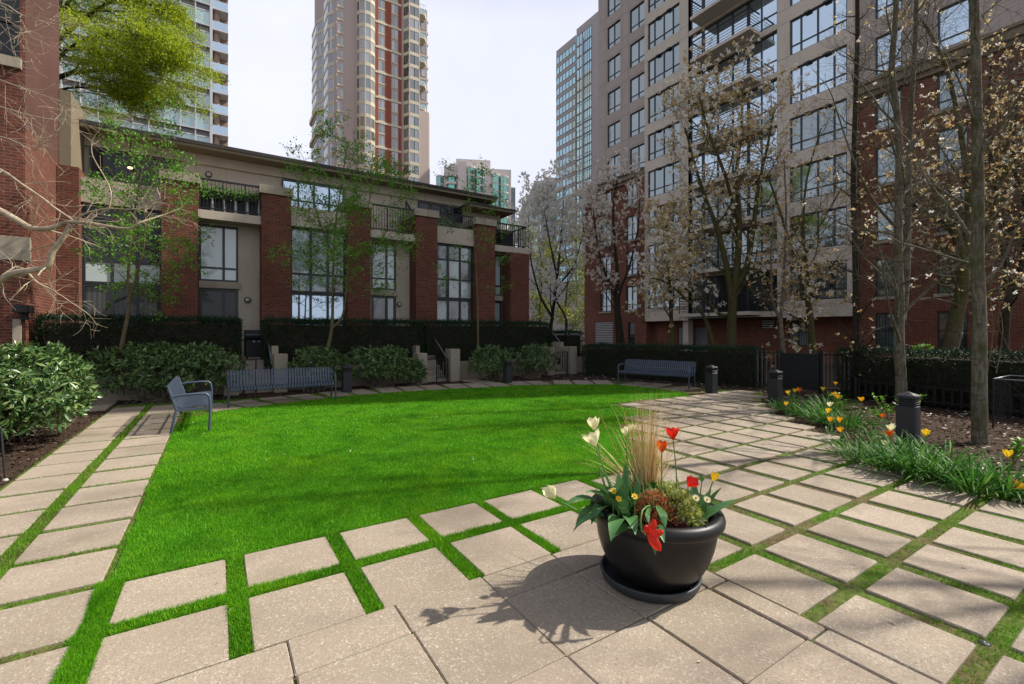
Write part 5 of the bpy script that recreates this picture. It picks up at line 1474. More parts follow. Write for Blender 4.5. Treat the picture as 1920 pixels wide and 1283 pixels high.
def leaves_on(W, per, L, Wd, spread=.05, prob=1.0, up=.3, droop=0.0):
    P = np.array([t[0] for t in W.tips]); D = np.array([t[1] for t in W.tips])
    if prob < 1: k = rng.random(len(P)) < prob; P, D = P[k], D[k]
    P = np.repeat(P, per, 0); D = np.repeat(D, per, 0); n = len(P)
    P = P + rng.normal(size=(n, 3)) * spread; dd = unit(D * .5 + rng.normal(size=(n, 3)) * .8 + np.array([0, 0, up - droop]))
    return leaf_arrays(P, dd, rng.uniform(.65, 1.25, n) * L, rng.uniform(.8, 1.2, n) * Wd, .22)
def blossoms(W, count, size, petals=7):
    """magnolia like flowers: several long petals from one point"""
    T = W.tips; idx = rng.integers(0, len(T), count)
    P = np.array([T[i][0] for i in idx]); P = P + rng.normal(size=P.shape) * .02
    A = unit(np.array([T[i][1] for i in idx]) + np.array([0, 0, .4]) + rng.normal(size=P.shape) * .5)
    P = np.repeat(P, petals, 0); A = np.repeat(A, petals, 0); n = len(P)
    dd = unit(A * .55 + rng.normal(size=(n, 3)) * .75)
    return leaf_arrays(P, dd, rng.uniform(.6, 1.2, n) * size, rng.uniform(.8, 1.2, n) * size * .42, .3)
def tree(name, label, base, stems, prm, bark, group=None, crown=None):
    """stems: list of (points, radius at foot, radius at top, level)"""
    W = Wood()
    for pts, r0, r1, lev in stems:
        pts = smooth_path(pts); n = len(pts)
        limb(W, pts, [r0 + (r1 - r0) * (i / (n - 1)) ** .8 for i in range(n)], lev, prm)
    t = thing(name, label, 'tree', base, group=group)
    W.mb.build('trunk', M[bark], t)
    if crown:
        for (nm, mat, arr) in crown(W): np_mesh(nm, arr[0], arr[1], M[mat], t)
    return t, W
G_M = 'fresh green maples before the townhouses'
# ---- young maples in front of the townhouses
MAPLE = dict(jit=.10, trop=[.02, .03, .0], n=[11, 7, 5], f0=[.30, .2, .1], ang=[52, 45, 45], len=[1.25, .62, .30], max=3, rr=.45, flat=.35, taper=.3)
t = 11.5
b = at(222, 694, t)
tree('maple_tree', 'young maple with sparse fresh green leaves in front of the left townhouse window', b,
     [([at(222, 697, t), at(228, 650, t), at(238, 600, t), at(242, 570, t), at(240, 520, t), at(246, 440, t), at(262, 340, t), at(280, 250, t)], .060, .012, 0),
      ([at(241, 572, t), at(255, 520, t - .1), at(270, 460, t - .2), at(275, 380, t - .3), at(300, 300, t - .3)], .035, .010, 0),
      ([at(243, 560, t), at(275, 543, t - .2), at(310, 520, t - .5), at(345, 490, t - .8)], .022, .007, 1)], MAPLE, 'bark_brown', G_M,
     lambda W: [('crown', 'leaf_maple', leaves_on(W, 4, .075, .042, .045, .30))])
t = 14.15
MAPLE2 = dict(MAPLE); MAPLE2.update(n=[13, 8, 5], len=[1.6, .75, .34])
tree('maple_tree', 'young maple with a light green crown in front of the middle townhouses', at(612, 665, t),
     [([at(612, 665, t), at(622, 615, t), at(624, 560, t), at(625, 500, t), at(628, 430, t), at(640, 350, t), at(650, 275, t)], .060, .012, 0),
      ([at(622, 615, t), at(640, 598, t), at(648, 560, t - .1), at(652, 500, t - .1), at(665, 450, t - .2), at(690, 390, t - .4), at(700, 320, t - .5)], .042, .010, 0),
      ([at(626, 480, t), at(600, 420, t), at(585, 360, t), at(570, 300, t)], .025, .008, 1), ([at(652, 500, t), at(700, 470, t), at(740, 430, t)], .02, .007, 1)], MAPLE2, 'bark_brown', G_M,
     lambda W: [('crown', 'leaf_maple', leaves_on(W, 4, .078, .044, .05, .40))])
t = 17.0
MAPLE3 = dict(MAPLE); MAPLE3.update(n=[13, 5, 4], len=[1.4, .6, .3], ang=[65, 45, 45], flat=.6)
tree('maple_tree', 'slender young maple with few leaves before the right hand townhouse', at(896, 662, t),
     [([at(896, 664, t), at(896, 600, t), at(893, 520, t), at(889, 440, t), at(880, 380, t), at(876, 320, t)], .045, .010, 0)], MAPLE3, 'bark_brown', G_M,
     lambda W: [('crown', 'leaf_maple', leaves_on(W, 3, .08, .045, .05, .32))])
# ---- big lime crown at the upper left
t = 22.0
LIME = dict(jit=.13, trop=[.0, -.02, -.09], n=[12, 9, 6], f0=[.18, .12, .1], ang=[46, 42, 38], len=[2.5, 1.35, .80], max=3, rr=.55, taper=.35, flat=.6, tw=2.2)
def P22(px, py, d=0): return at(px, py, t + d)
base = Vector((-6.2, 28.6, 0))
tree('large_tree', 'large tree with a dense lime green drooping crown over the roof at the upper left', base,
     [([base, base + Vector((.1, 0, 5)), base + Vector((.2, -.1, 9)), P22(70, 200), P22(90, 120), P22(110, 20), P22(120, -90)], .30, .08, 0),
      ([P22(80, 160), P22(130, 138), P22(190, 132), P22(240, 124, .3), P22(290, 120, .4), P22(318, 118, .4)], .13, .03, 0),
      ([P22(90, 100), P22(150, 40, .4), P22(220, 0, .8), P22(285, 10, 1)], .12, .03, 0), ([P22(85, 140), P22(130, 90, -1), P22(200, 65, -1.5), P22(275, 70, -1.5)], .10, .03, 0),
      ([P22(75, 180), P22(130, 165, .6), P22(190, 165, 1), P22(255, 165, 1)], .07, .02, 0), ([P22(100, 60), P22(160, -50), P22(230, -100), P22(310, -90)], .10, .03, 0)], LIME, 'bark_dark', None,
     lambda W: [('crown', 'leaf_lime', leaves_on(W, 5, .125, .040, .085, .9, .1, .3))])
# ---- magnolias between the buildings
MAG = dict(jit=.11, trop=[.06, .08, .07], n=[9, 7, 5], f0=[.28, .2, .15], ang=[42, 42, 40], len=[2.6, 1.25, .55], max=3, rr=.5, taper=.3)
t = 30.0
tree('white_magnolia', 'magnolia full of white blossom between the townhouses and the apartment block', at(1030, 640, t).xy.to_3d(),
     [([at(1030, 673, t), at(1032, 620, t), at(1036, 590, t), at(1042, 540, t), at(1050, 470, t), at(1055, 400, t), at(1058, 350, t)], .17, .03, 0),
      ([at(1036, 595, t), at(1015, 560, t), at(1000, 510, t), at(990, 450, t), at(992, 400, t)], .10, .02, 0), ([at(1040, 560, t), at(1062, 600, t - 1), at(1058, 640, t - 1), at(1060, 673, t - 1)], .08, .09, 3),
      ([at(1042, 540, t), at(1075, 500, t), at(1090, 450, t), at(1100, 400, t)], .09, .02, 0), ([at(1045, 520, t), at(1030, 450, t - 1), at(1020, 390, t - 1)], .08, .02, 0)], MAG, 'bark_dark', 'magnolias in blossom',
     lambda W: [('blossom', 'petal_white', blossoms(W, 3300, .135))])
t = 21.5
MAG2 = dict(MAG); MAG2.update(len=[1.9, 1.0, .45], n=[9, 7, 5])
tree('pink_magnolia', 'dark stemmed magnolia with scattered pale pink flowers before the brick base of the apartment block', at(1160, 690, t).xy.to_3d(),
     [([at(1162, 692, t), at(1160, 640, t), at(1156, 580, t), at(1158, 520, t), at(1152, 450, t), at(1150, 380, t), at(1160, 330, t)], .16, .03, 0),
      ([at(1172, 692, t), at(1168, 640, t), at(1160, 560, t), at(1180, 500, t), at(1196, 430, t), at(1200, 370, t)], .11, .02, 0),
      ([at(1157, 560, t), at(1130, 500, t), at(1118, 440, t), at(1112, 390, t)], .07, .02, 0)], MAG2, 'bark_dark', 'magnolias in blossom',
     lambda W: [('blossom', 'petal_pink', blossoms(W, 760, .13)), ('buds', 'petal_tan', blossoms(W, 500, .08, 4))])
t = 17.5
MAG3 = dict(MAG); MAG3.update(len=[2.0, 1.05, .5], n=[10, 7, 5], f0=[.32, .2, .15])
def mg(*a): return [at(x, y, t + (a_[0] if a_ else 0)) for x, y, *a_ in a]
tree('browning_magnolia', 'broad mossy magnolia with fading white and tan flowers before the balconies', at(1370, 720, t).xy.to_3d(),
     [(mg((1368, 707), (1370, 660), (1372, 600), (1376, 550), (1384, 480), (1386, 400), (1380, 330), (1390, 250), (1392, 170)), .24, .03, 0),
      (mg((1374, 575), (1362, 500), (1345, 430), (1322, 370), (1300, 300), (1285, 240)), .14, .03, 0), (mg((1378, 540), (1400, 500), (1412, 430), (1422, 350), (1440, 270), (1450, 210)), .14, .03, 0),
      (mg((1372, 590), (1350, 590), (1330, 570), (1305, 556), (1285, 540), (1250, 500, -.6)), .08, .02, 0), (mg((1382, 500), (1350, 505), (1315, 470), (1290, 480)), .06, .02, 0),
      (mg((1386, 420), (1360, 330, -.8), (1330, 250, -1), (1310, 180, -1)), .09, .02, 0), (mg((1384, 520), (1430, 560, -.5), (1470, 545, -1)), .05, .015, 0)], MAG3, 'bark_moss', 'magnolias in blossom',
     lambda W: [('blossom', 'petal_tan', blossoms(W, 2900, .10)), ('late_blossom', 'petal_white', blossoms(W, 1100, .125))])
tree('small_magnolia', 'slim straight magnolia with tan flowers left of the broad mossy one', at(1258, 700, 18.5).xy.to_3d(),
     [([at(1262, 702, 18.5), at(1260, 640, 18.5), at(1257, 560, 18.5), at(1252, 480, 18.5), at(1248, 410, 18.5)], .12, .03, 0)],
     dict(MAG3, n=[8, 6, 4], len=[1.3, .7, .4]), 'bark_moss', 'magnolias in blossom', lambda W: [('blossom', 'petal_tan', blossoms(W, 520, .13)), ('late_blossom', 'petal_white', blossoms(W, 160, .15))])
tree('leaning_magnolia', 'thin mossy stem leaning left from behind the long clipped hedge', at(1345, 708, 17.3).xy.to_3d(),
     [([at(1346, 706, 17.3), at(1335, 640, 17.3), at(1318, 590, 17.3), at(1285, 560, 17.3), at(1250, 530, 17.3), at(1215, 520, 17.3)], .10, .02, 0)],
     dict(MAG3, n=[7, 5, 3], len=[.9, .5, .3]), 'bark_moss', 'magnolias in blossom', lambda W: [('blossom', 'petal_pink', blossoms(W, 120, .13))])
# ---- bare trees at the right
BARE = dict(jit=.13, trop=[.05, .05, .03], n=[10, 7, 5], f0=[.22, .15, .1], ang=[50, 48, 45], len=[1.9, 1.0, .5], max=3, rr=.42, taper=.3)
G_B = 'leafless trees along the right hand bed'
tt_ = 15.5
tree('bare_tree', 'pale multi stemmed leafless tree beside the metal gate', at(1466, 715, tt_).xy.to_3d(),
     [([at(1468, 719, tt_), at(1470, 660, tt_), at(1462, 600, tt_), at(1448, 560, tt_), at(1446, 480, tt_), at(1452, 400, tt_)], .07, .02, 0), ([at(1470, 680, tt_), at(1464, 600, tt_), at(1470, 520, tt_), at(1474, 400, tt_), at(1470, 300, tt_)], .08, .02, 0)],
     dict(BARE, n=[7, 6, 4], len=[1.3, .7, .4]), 'bark_grey', G_B, lambda W: [('buds', 'petal_tan', blossoms(W, 160, .10, 4))])
tree('bare_tree', 'mossy forked leafless tree behind the metal gate', at(1524, 700, 16.5).xy.to_3d(),
     [([at(1526, 712, 16.5), at(1522, 640, 16.5), at(1516, 570, 16.5), at(1500, 510, 16.5), at(1484, 470, 16.5), at(1470, 420, 16.5), at(1440, 330, 16.5)], .15, .03, 0),
      ([at(1515, 565, 16.5), at(1514, 520, 16.5), at(1506, 440, 16.5), at(1512, 340, 16.5), at(1540, 240, 16.5)], .09, .02, 0), ([at(1500, 500, 16.5), at(1540, 420, 16.5), at(1580, 350, 16.5)], .05, .02, 0)],
     dict(BARE, n=[9, 6, 4]), 'bark_moss', G_B, lambda W: [('buds', 'petal_tan', blossoms(W, 420, .10, 5))])
tree('ivy_clad_tree', 'straight dark stem wrapped in dead ivy left of the twin stemmed tree', at(1606, 745, 12.3).xy.to_3d(),
     [([at(1606, 748, 12.3), at(1605, 650, 12.3), at(1604, 500, 12.3), at(1600, 350, 12.3), at(1604, 200, 12.3), at(1608, 60, 12.3), at(1606, -120, 12.3)], .085, .05, 0),
      ([at(1612, 746, 12.2), at(1611, 600, 12.2), at(1613, 450, 12.2), at(1609, 300, 12.2)], .02, .012, 1)],
     dict(BARE, n=[34, 5, 3], f0=[.02, .1, .1], len=[.75, .45, .25], jit=.16), 'bark_dark', G_B, lambda W: [('buds', 'petal_tan', blossoms(W, 120, .09, 4))])
t = 10.75
tree('twin_stemmed_tree', 'silver grey twin stemmed leafless tree in the bed behind the front bollard', at(1690, 760, t).xy.to_3d(),
     [([at(1690, 766, t), at(1690, 720, t), at(1686, 640, t), at(1687, 560, t), at(1684, 460, t), at(1686, 340, t), at(1684, 230, t), at(1672, 130, t), at(1680, 20, t), at(1676, -140, t)], .128, .05, 0),
      ([at(1690, 600, t + .15), at(1698, 540, t + .25), at(1702, 440, t + .35), at(1704, 330, t + .4), at(1708, 210, t + .4), at(1716, 80, t + .4), at(1722, -120, t + .4)], .088, .04, 0),
      ([at(1688, 640, t - .1), at(1668, 580, t - .4), at(1655, 500, t - .6), at(1640, 430, t - .8)], .03, .01, 1), ([at(1684, 430, t), at(1640, 380, t - .3), at(1600, 300, t - .5), at(1560, 180, t - .6)], .04, .012, 1)],
     dict(BARE, n=[20, 9, 6], f0=[.25, .15, .1], len=[2.0, 1.0, .5]), 'birch', G_B, lambda W: [('buds', 'petal_pink', blossoms(W, 70, .08, 5))])
t = 7.2
tree('tall_bare_tree', 'tallest grey barked leafless tree standing in the mulch nearest the camera at the right', at(1838, 826, t),
     [([at(1838, 838, t), at(1837, 800, t), at(1836, 700, t), at(1837, 600, t), at(1833, 480, t), at(1834, 360, t), at(1832, 240, t), at(1830, 120, t), at(1828, 0, t), at(1826, -160, t), at(1822, -360, t), at(1826, -520, t)], .112, .04, 0), ([at(1829, 40, t), at(1810, -80, t + .2), at(1790, -220, t + .5), at(1770, -380, t + .9)], .05, .02, 0),
      ([at(1834, 470, t), at(1790, 400, t + .3), at(1740, 340, t + .7), at(1700, 260, t + 1)], .03, .01, 1), ([at(1832, 300, t), at(1880, 230, t - .3), at(1930, 150, t - .5)], .03, .01, 1)],
     dict(BARE, n=[18, 10, 6], f0=[.30, .12, .1], len=[1.7, .85, .42], rr=.30, ang=[58, 48, 45]), 'birch', G_B, lambda W: [('buds', 'petal_tan', blossoms(W, 60, .06, 5))])
t = 13.5
tree('leaning_mossy_tree', 'thick mossy tree leaning right behind the clipped hedge with a long branch reaching left', at(1776, 735, t).xy.to_3d(),
     [([at(1774, 735, t), at(1782, 650, t), at(1794, 590, t), at(1806, 530, t), at(1800, 470, t), at(1786, 430, t), at(1760, 405, t), at(1725, 392, t), at(1690, 360, t)], .24, .05, 0),
      ([at(1806, 530, t), at(1812, 450, t), at(1816, 360, t + .3), at(1800, 240, t + .3), at(1772, 120, t + .3), at(1730, 40, t + .3)], .14, .03, 0), ([at(1806, 520, t), at(1850, 440, t + .5), at(1880, 330, t + 1), at(1900, 200, t + 1)], .12, .03, 0)],
     dict(BARE, n=[14, 9, 6], len=[2.0, 1.0, .5]), 'bark_moss', G_B, lambda W: [('blossom', 'petal_tan', blossoms(W, 1000, .085)), ('late_blossom', 'petal_white', blossoms(W, 160, .11))])
t = 15.5
tree('bare_tree', 'dark tangled leafless tree filling the right edge in front of the brick wall', at(1895, 720, t).xy.to_3d(),
     [([at(1880, 718, t), at(1882, 640, t), at(1888, 540, t), at(1880, 430, t), at(1868, 340, t), at(1850, 250, t), at(1860, 120, t)], .16, .04, 0), ([at(1885, 600, t), at(1915, 500, t), at(1925, 400, t), at(1900, 300, t), at(1910, 150, t)], .10, .03, 0),
      ([at(1882, 450, t), at(1930, 380, t), at(1970, 260, t)], .08, .02, 0)],
     dict(BARE, n=[15, 10, 6], len=[1.9, 1.0, .5], jit=.17), 'bark_dark', G_B, lambda W: [('blossom', 'petal_tan', blossoms(W, 750, .08)), ('late_blossom', 'petal_white', blossoms(W, 110, .10))])
# vine stems by the tall tree
t = 7.6
tree('vine', 'dry twining vine stems hanging beside the tallest tree at the right', at(1862, 700, t),
     [([at(1868, 700, t), at(1880, 620, t), at(1872, 560, t), at(1882, 480, t), at(1876, 380, t)], .009, .004, 1), ([at(1850, 705, t), at(1862, 620, t), at(1856, 540, t), at(1868, 450, t)], .008, .004, 1), ([at(1895, 660, t), at(1870, 600, t), at(1890, 530, t), at(1884, 450, t)], .007, .004, 1)],
     dict(BARE, n=[8, 9, 4], len=[.5, .42, .22], jit=.28, trop=[0, -.02, -.05], tw=.6), 'bark_brown', None, lambda W: [('dry_leaf', 'petal_tan', blossoms(W, 26, .05, 3))])
# ---- the pale limb reaching in at the left
t = 6.3
NEAR = dict(jit=.16, trop=[.06, .05, .03], n=[13, 8, 5], f0=[.10, .12, .1], ang=[48, 45, 45], len=[1.0, .58, .28], max=3, rr=.40, taper=.35, tw=.8)
def nl(*a): return [at(x, y, t + (k[0] if k else 0)) for x, y, *k in a]
tb = Vector((-4.9, 7.7, 0))
tree('pale_barked_tree', 'pale barked leafless tree reaching bright twisting limbs in from the left edge', tb,
     [([tb, tb + Vector((.05, .05, .9)), tb + Vector((.25, .2, 1.9)), tb + Vector((.5, .5, 2.9)), at(-120, 380, t)], .13, .06, 3),
      (nl((-120, 380), (-50, 378), (0, 396), (30, 412), (60, 428), (95, 428), (125, 417), (160, 418), (200, 424), (240, 429), (262, 418), (300, 405, .2)), .058, .010, 1),
      (nl((134, 420), (118, 446), (100, 470), (88, 500), (60, 507), (20, 514), (-20, 540), (-60, 560)), .030, .045, 1),
      (nl((140, 417), (150, 405), (175, 396), (210, 391), (240, 393), (272, 390)), .016, .006, 1),
      (nl((205, 392), (208, 360), (195, 330), (180, 305), (172, 285), (174, 262), (188, 242)), .010, .004, 2),
      (nl((272, 398), (276, 380), (300, 372), (294, 352), (310, 345), (332, 335), (348, 325)), .010, .004, 2),
      (nl((-60, 300), (0, 318), (40, 345), (80, 372), (100, 388), (140, 415)), .018, .012, 1), (nl((-80, 120), (0, 150), (60, 172), (130, 196), (190, 220)), .012, .004, 1),
      (nl((-80, 180), (0, 200), (50, 215), (100, 225), (150, 232)), .012, .004, 1), (nl((-80, 0), (0, 5), (35, 25), (60, 34), (95, 34)), .010, .004, 1), (nl((-60, 240), (20, 262), (60, 282), (75, 270)), .010, .004, 1),
      (nl((-40, 560), (30, 500, .4), (70, 530, .4), (100, 545, .5), (160, 585, .8)), .016, .006, 1), (nl((-80, 50), (-10, 30), (30, 48), (62, 60)), .009, .004, 1)], NEAR, 'bark_pale', None, None)
# ---- yellow green growth in the gap between the buildings
t = 46.0
YG = dict(jit=.12, trop=[.05, .06, .03], n=[9, 7, 4], f0=[.2, .2, .1], ang=[45, 45, 45], len=[2.4, 1.3, .7], max=3, rr=.5, taper=.3)
for i, (px, lab) in enumerate(((1012, 'yellow green tree in the gap beside the townhouse corner'), (1060, 'yellow green tree behind the fork of the white magnolia'), (1100, 'yellow green tree close to the apartment block corner'))):
    tt_ = t + i * 2.0; b = at(px, 650, tt_); b.z = 0
    tree('young_tree', lab, b, [([b, at(px + 2, 640, tt_), at(px, 580, tt_), at(px + 4, 520, tt_), at(px - 2, 450, tt_)], .13, .03, 0)], YG, 'bark_dark', 'yellow green trees in the gap',
         lambda W: [('crown', 'leaf_yellow', leaves_on(W, 3, .26, .14, .25, .6))])
# ---- trees outside the right edge whose branches shade the patio
for i, (x, y, h) in enumerate(((9.4, -1.5, 10.5),)):
    b = Vector((x, y, 0))
    tree('bare_tree', ['leafless tree just outside the right edge shading the patio', 'second leafless tree outside the right edge', 'third leafless tree outside the right edge'][i], b,
         [([b, b + Vector((.1, .1, 2)), b + Vector((0, .1, 4)), b + Vector((.1, -.1, h))], .15, .04, 0), ([b + Vector((0, .1, 4)), b + Vector((.5, .6, 6)), b + Vector((.9, 1.1, 8.5))], .08, .03, 0), ([b + Vector((.05, .1, 2.4)), b + Vector((-.6, .6, 4)), b + Vector((-1.0, 1.0, 6))], .07, .02, 0)],
         dict(BARE, n=[9, 4, 2], f0=[.35, .15, .1], len=[2.2, 1.1, .5]), 'bark_grey', G_B, None)

# ================================================================== hedges and shrubs
def hedge(label, poly, z0, z1, dens=900, leaf=.05, group=None, rough=.05, top_w=None):
    """clipped hedge on a footprint (list of x,y): leafy skin over a twiggy core"""
    c = Vector((sum(p[0] for p in poly) / len(poly), sum(p[1] for p in poly) / len(poly), z0))
    t = thing('clipped_hedge', label, 'hedge', c, group=group)
    P, D = [], []
    n = len(poly); area2 = 0
    for i in range(n):
        a, b = Vector(poly[i]), Vector(poly[(i + 1) % n]); L = (b - a).length; k = int(L * (z1 - z0) * dens)
        nn = Vector(((b - a).y, -(b - a).x)).normalized()
        u = rng.random(k); z = z0 + (z1 - z0) * rng.random(k)
        wob = .025 * np.sin(u * L * 5.1 + z * 3) + .02 * np.sin(u * L * 13 + z * 9)
        off = wob - np.abs(rng.normal(size=k)) * rough
        P.append(np.stack([a.x + (b.x - a.x) * u + nn.x * off, a.y + (b.y - a.y) * u + nn.y * off, z], 1)); D.append(np.tile([nn.x, nn.y, .35], (k, 1)))
        area2 += a.x * b.y - b.x * a.y
    k = int(abs(area2) / 2 * dens * 1.1)
    x0, x1 = min(p[0] for p in poly), max(p[0] for p in poly); y0, y1 = min(p[1] for p in poly), max(p[1] for p in poly)
    x = rng.uniform(x0, x1, k * 3); y = rng.uniform(y0, y1, k * 3); ok = in_poly(x, y, poly); x, y = x[ok][:k], y[ok][:k]
    P.append(np.stack([x, y, z1 + .03 * np.sin(x * 4.3) * np.sin(y * 5 + x) - np.abs(rng.normal(size=len(x))) * rough * .8 + rng.exponential(.030, len(x))], 1)); D.append(np.tile([0, 0, 1.0], (len(x), 1)))
    P = np.concatenate(P); D = np.concatenate(D) + rng.normal(size=P.shape) * .75; m = len(P)
    V, Q = leaf_arrays(P, D, rng.uniform(.6, 1.3, m) * leaf, rng.uniform(.6, 1.2, m) * leaf * .32, .2)
    np_mesh('foliage', V, Q, M['leaf_hedge'], t)
    mb = MB(); cc = Vector((c.x, c.y)); sp = []
    for i, p in enumerate(poly):      # core set in by .14 from every side
        p0, p1, p2 = Vector(poly[i-1]), Vector(p), Vector(poly[(i+1) % n]); e1 = (p1 - p0).normalized(); e2 = (p2 - p1).normalized()
        q1 = Vector((-e1.y, e1.x)); q2 = Vector((-e2.y, e2.x)); bis = (q1 + q2); sp.append(tuple(p1 + bis * (.14 / max(.3, 1 + q1.dot(q2)))))
    mb.prism(sp, z0, z1 - .14); mb.build('inner_branches', M['bark_dark'], t)
    return t
hx = lambda px, Y=15.75: on_y(px, 600, Y).x
G_H = 'clipped dark hedges on the terrace wall'
def rect(x0, x1, y0, y1): return [(x0, y0), (x1, y0), (x1, y1), (x0, y1)]
hedge('clipped dark hedge left of the stair with the grill', rect(hx(65), hx(451), 15.72, 16.7), .58, 2.08, 1500, .07, G_H)
hedge('clipped dark hedge between the grill stair and the middle stair', rect(hx(497), gaps[1][0] + .25, 15.72, 16.7), .58, 2.08, 1500, .07, G_H)
hedge('clipped dark hedge between the middle stair and the right hand stair', rect(gaps[1][1] - .5, hx(1040), 15.95, 16.8), .58, 2.10, 1400, .07, G_H)
hedge('low clipped hedge behind the sloping rail of the right hand stair', rect(12.0, 14.6, 16.4, 17.4), .3, 1.72, 900, .08, G_H)
hedge('long clipped hedge behind the far slatted bench', [(12.45, 14.15), (14.18, 8.0), (15.2, 8.25), (13.5, 14.4)], -.03, 1.17, 1700, .065, 'clipped hedges round the right side')
hedge('clipped hedge behind the flower bed at the right', [(14.15, 5.75), (13.55, .2), (14.6, .1), (15.15, 5.65)], .0, 1.22, 1700, .065, 'clipped hedges round the right side')

def shrub(label, c, rx, ry, h, whorls, leaf=.11, lw=.034, name='rhododendron_bush', mat='leaf_rhodo', group=None, seed=0, lobes=6, per=8):
    """evergreen bush: rosettes of long leaves over an uneven mound, thinning to bare stems below"""
    r = np.random.default_rng(seed); t = thing(name, label, 'shrub', (c[0], c[1], 0), group=group)
    lob = [(r.uniform(-.55, .55), r.uniform(-.55, .55), r.uniform(.5, .75)) for _ in range(lobes)]
    P, A = [], []
    while len(P) < whorls:
        lx, ly, lr = lob[r.integers(0, lobes)]
        th, ph = r.uniform(0, 6.28), math.acos(r.uniform(-.55, 1)); d = np.array([math.sin(ph)*math.cos(th), math.sin(ph)*math.sin(th), math.cos(ph)])
        q = np.array([lx, ly, .48]) + d * np.array([lr, lr, .52]) * (1 - abs(r.normal()) * .16)
        if q[2] < .10: continue
        P.append([c[0] + q[0] * rx, c[1] + q[1] * ry, q[2] * h]); A.append(d + np.array([0, 0, .35]) + r.normal(size=3) * .3)
    P = np.array(P); A = unit(np.array(A)); k = per
    Pr = np.repeat(P, k, 0); Ar = np.repeat(A, k, 0); n = len(Pr)
    D = unit(Ar * .45 + r.normal(size=(n, 3)) * .75)
    V, Q = leaf_arrays(Pr, D, r.uniform(.7, 1.2, n) * leaf, r.uniform(.8, 1.2, n) * lw, .22, Ar + r.normal(size=(n, 3)) * .3)
    np_mesh('foliage', V, Q, M[mat], t)
    m = MB()
    for i in range(0, whorls, max(1, whorls // 90)):
        b = Vector((c[0] + r.normal() * rx * .16, c[1] + r.normal() * ry * .16, -.03)); q = Vector(P[i]); mid = b.lerp(q, .45) + Vector((0, 0, -.05 * h)); mid.z = max(mid.z, .05)
        m.tube([b, mid, q], [.014, .009, .003], 5)
    m.build('stem', M['bark_grey'], t)
    return t
G_S = 'evergreen shrubs round the lawn'
shrub('largest glossy evergreen bush in the left foreground, half in sunlight', (-2.98, 10.5), 1.08, 1.95, 1.5, 1650, .13, .044, group=G_S, seed=3, lobes=9)
shrub('evergreen bush spilling to the left edge of the photo beside the garden stake', (-3.35, 7.9), .75, 1.0, .98, 420, .12, .042, group=G_S, seed=12)
shrub('broad evergreen bush between the left maple and the long blue bench', (-1.15, 14.4), 1.6, .8, 1.42, 1000, .125, .038, group=G_S, seed=4, lobes=8)
shrub('evergreen bush right of the grill stair behind the end of the long bench', (2.35, 14.45), .8, .65, 1.28, 460, .11, .034, group=G_S, seed=5)
shrub('round evergreen bush between two bollard bushes left of the middle stair', (4.35, 14.4), 1.1, .65, 1.28, 640, .11, .034, group=G_S, seed=6)
shrub('small evergreen bush touching the left pillar of the middle stair', (5.45, 14.25), .5, .5, .85, 240, .11, .034, group=G_S, seed=7)
shrub('evergreen bush right of the tall pillar behind the bollard light', (8.35, 14.25), 1.0, .65, 1.26, 560, .11, .034, group=G_S, seed=8)
shrub('evergreen bush with bare lower stems left of the right hand stair gate', (10.05, 14.3), 1.05, .62, 1.24, 520, .11, .034, group=G_S, seed=9)
shrub('low green shrub between the hedge and the louvred brick wall', (16.6, 17.6), 1.3, .8, .9, 260, .14, .04, group=G_S, seed=10)
shrub('bushy shrub showing above the right hand hedge near the leaning tree', (15.6, 4.4), .6, .5, 1.4, 160, .12, .05, name='garden_shrub', mat='leaf_maple', group=G_S, seed=11)

# ---- fence and gate at the right
def bars(label, a, b, n, z1, mat, name='metal_fence', w=.02, solid=False, cat='fence', pale=None):
    a, b = Vector((*a, 0)), Vector((*b, 0)); d = (b - a).normalized(); t = thing(name, label, cat, (a.x, a.y, 0))
    m = MB()
    for z in (.12, z1 - .06): m.bar((a.x, a.y, z), (b.x, b.y, z), .03, .04)
    for p in (a, b): m.bar((p.x, p.y, -.03), (p.x, p.y, z1 + .05), .06, .06)
    m.build('rail_frame', M['dark'], t)
    m = MB()
    for k in range(n): p = a.lerp(b, (k + .5) / n); m.bar((p.x, p.y, .06), (p.x, p.y, z1), w, w)
    m.build('bars', M[mat], t)
    if solid:
        m = MB(); q = Vector((-d.y, d.x, 0)) * -.05; m.bar((a.x + q.x, a.y + q.y, z1 / 2), (b.x + q.x, b.y + q.y, z1 / 2), .02, z1 - .1); m.build('dark_panel', M['dark'], t)
    return t
g1, g2, g3 = (14.25, 7.75), (14.35, 6.35), (14.2, 5.45)
bars('short metal fence with thin pale bars between the long hedge and the gate post', (14.15, 7.95), (14.3, 7.35), 5, 1.15, 'greyfence')
bars('black solid metal gate beside the flower bed', (14.3, 7.25), (14.32, 6.2), 8, 1.13, 'dark', 'metal_gate', .02, True, 'gate')
bars('metal fence with grey vertical bars right of the black gate', (14.32, 6.15), (14.2, 5.4), 7, 1.15, 'greyfence', w=.028)
bars('dark wooden picket fence in front of the right hand hedge', (13.95, 5.2), (13.42, .6), 30, .5, 'wood', 'picket_fence', .05)
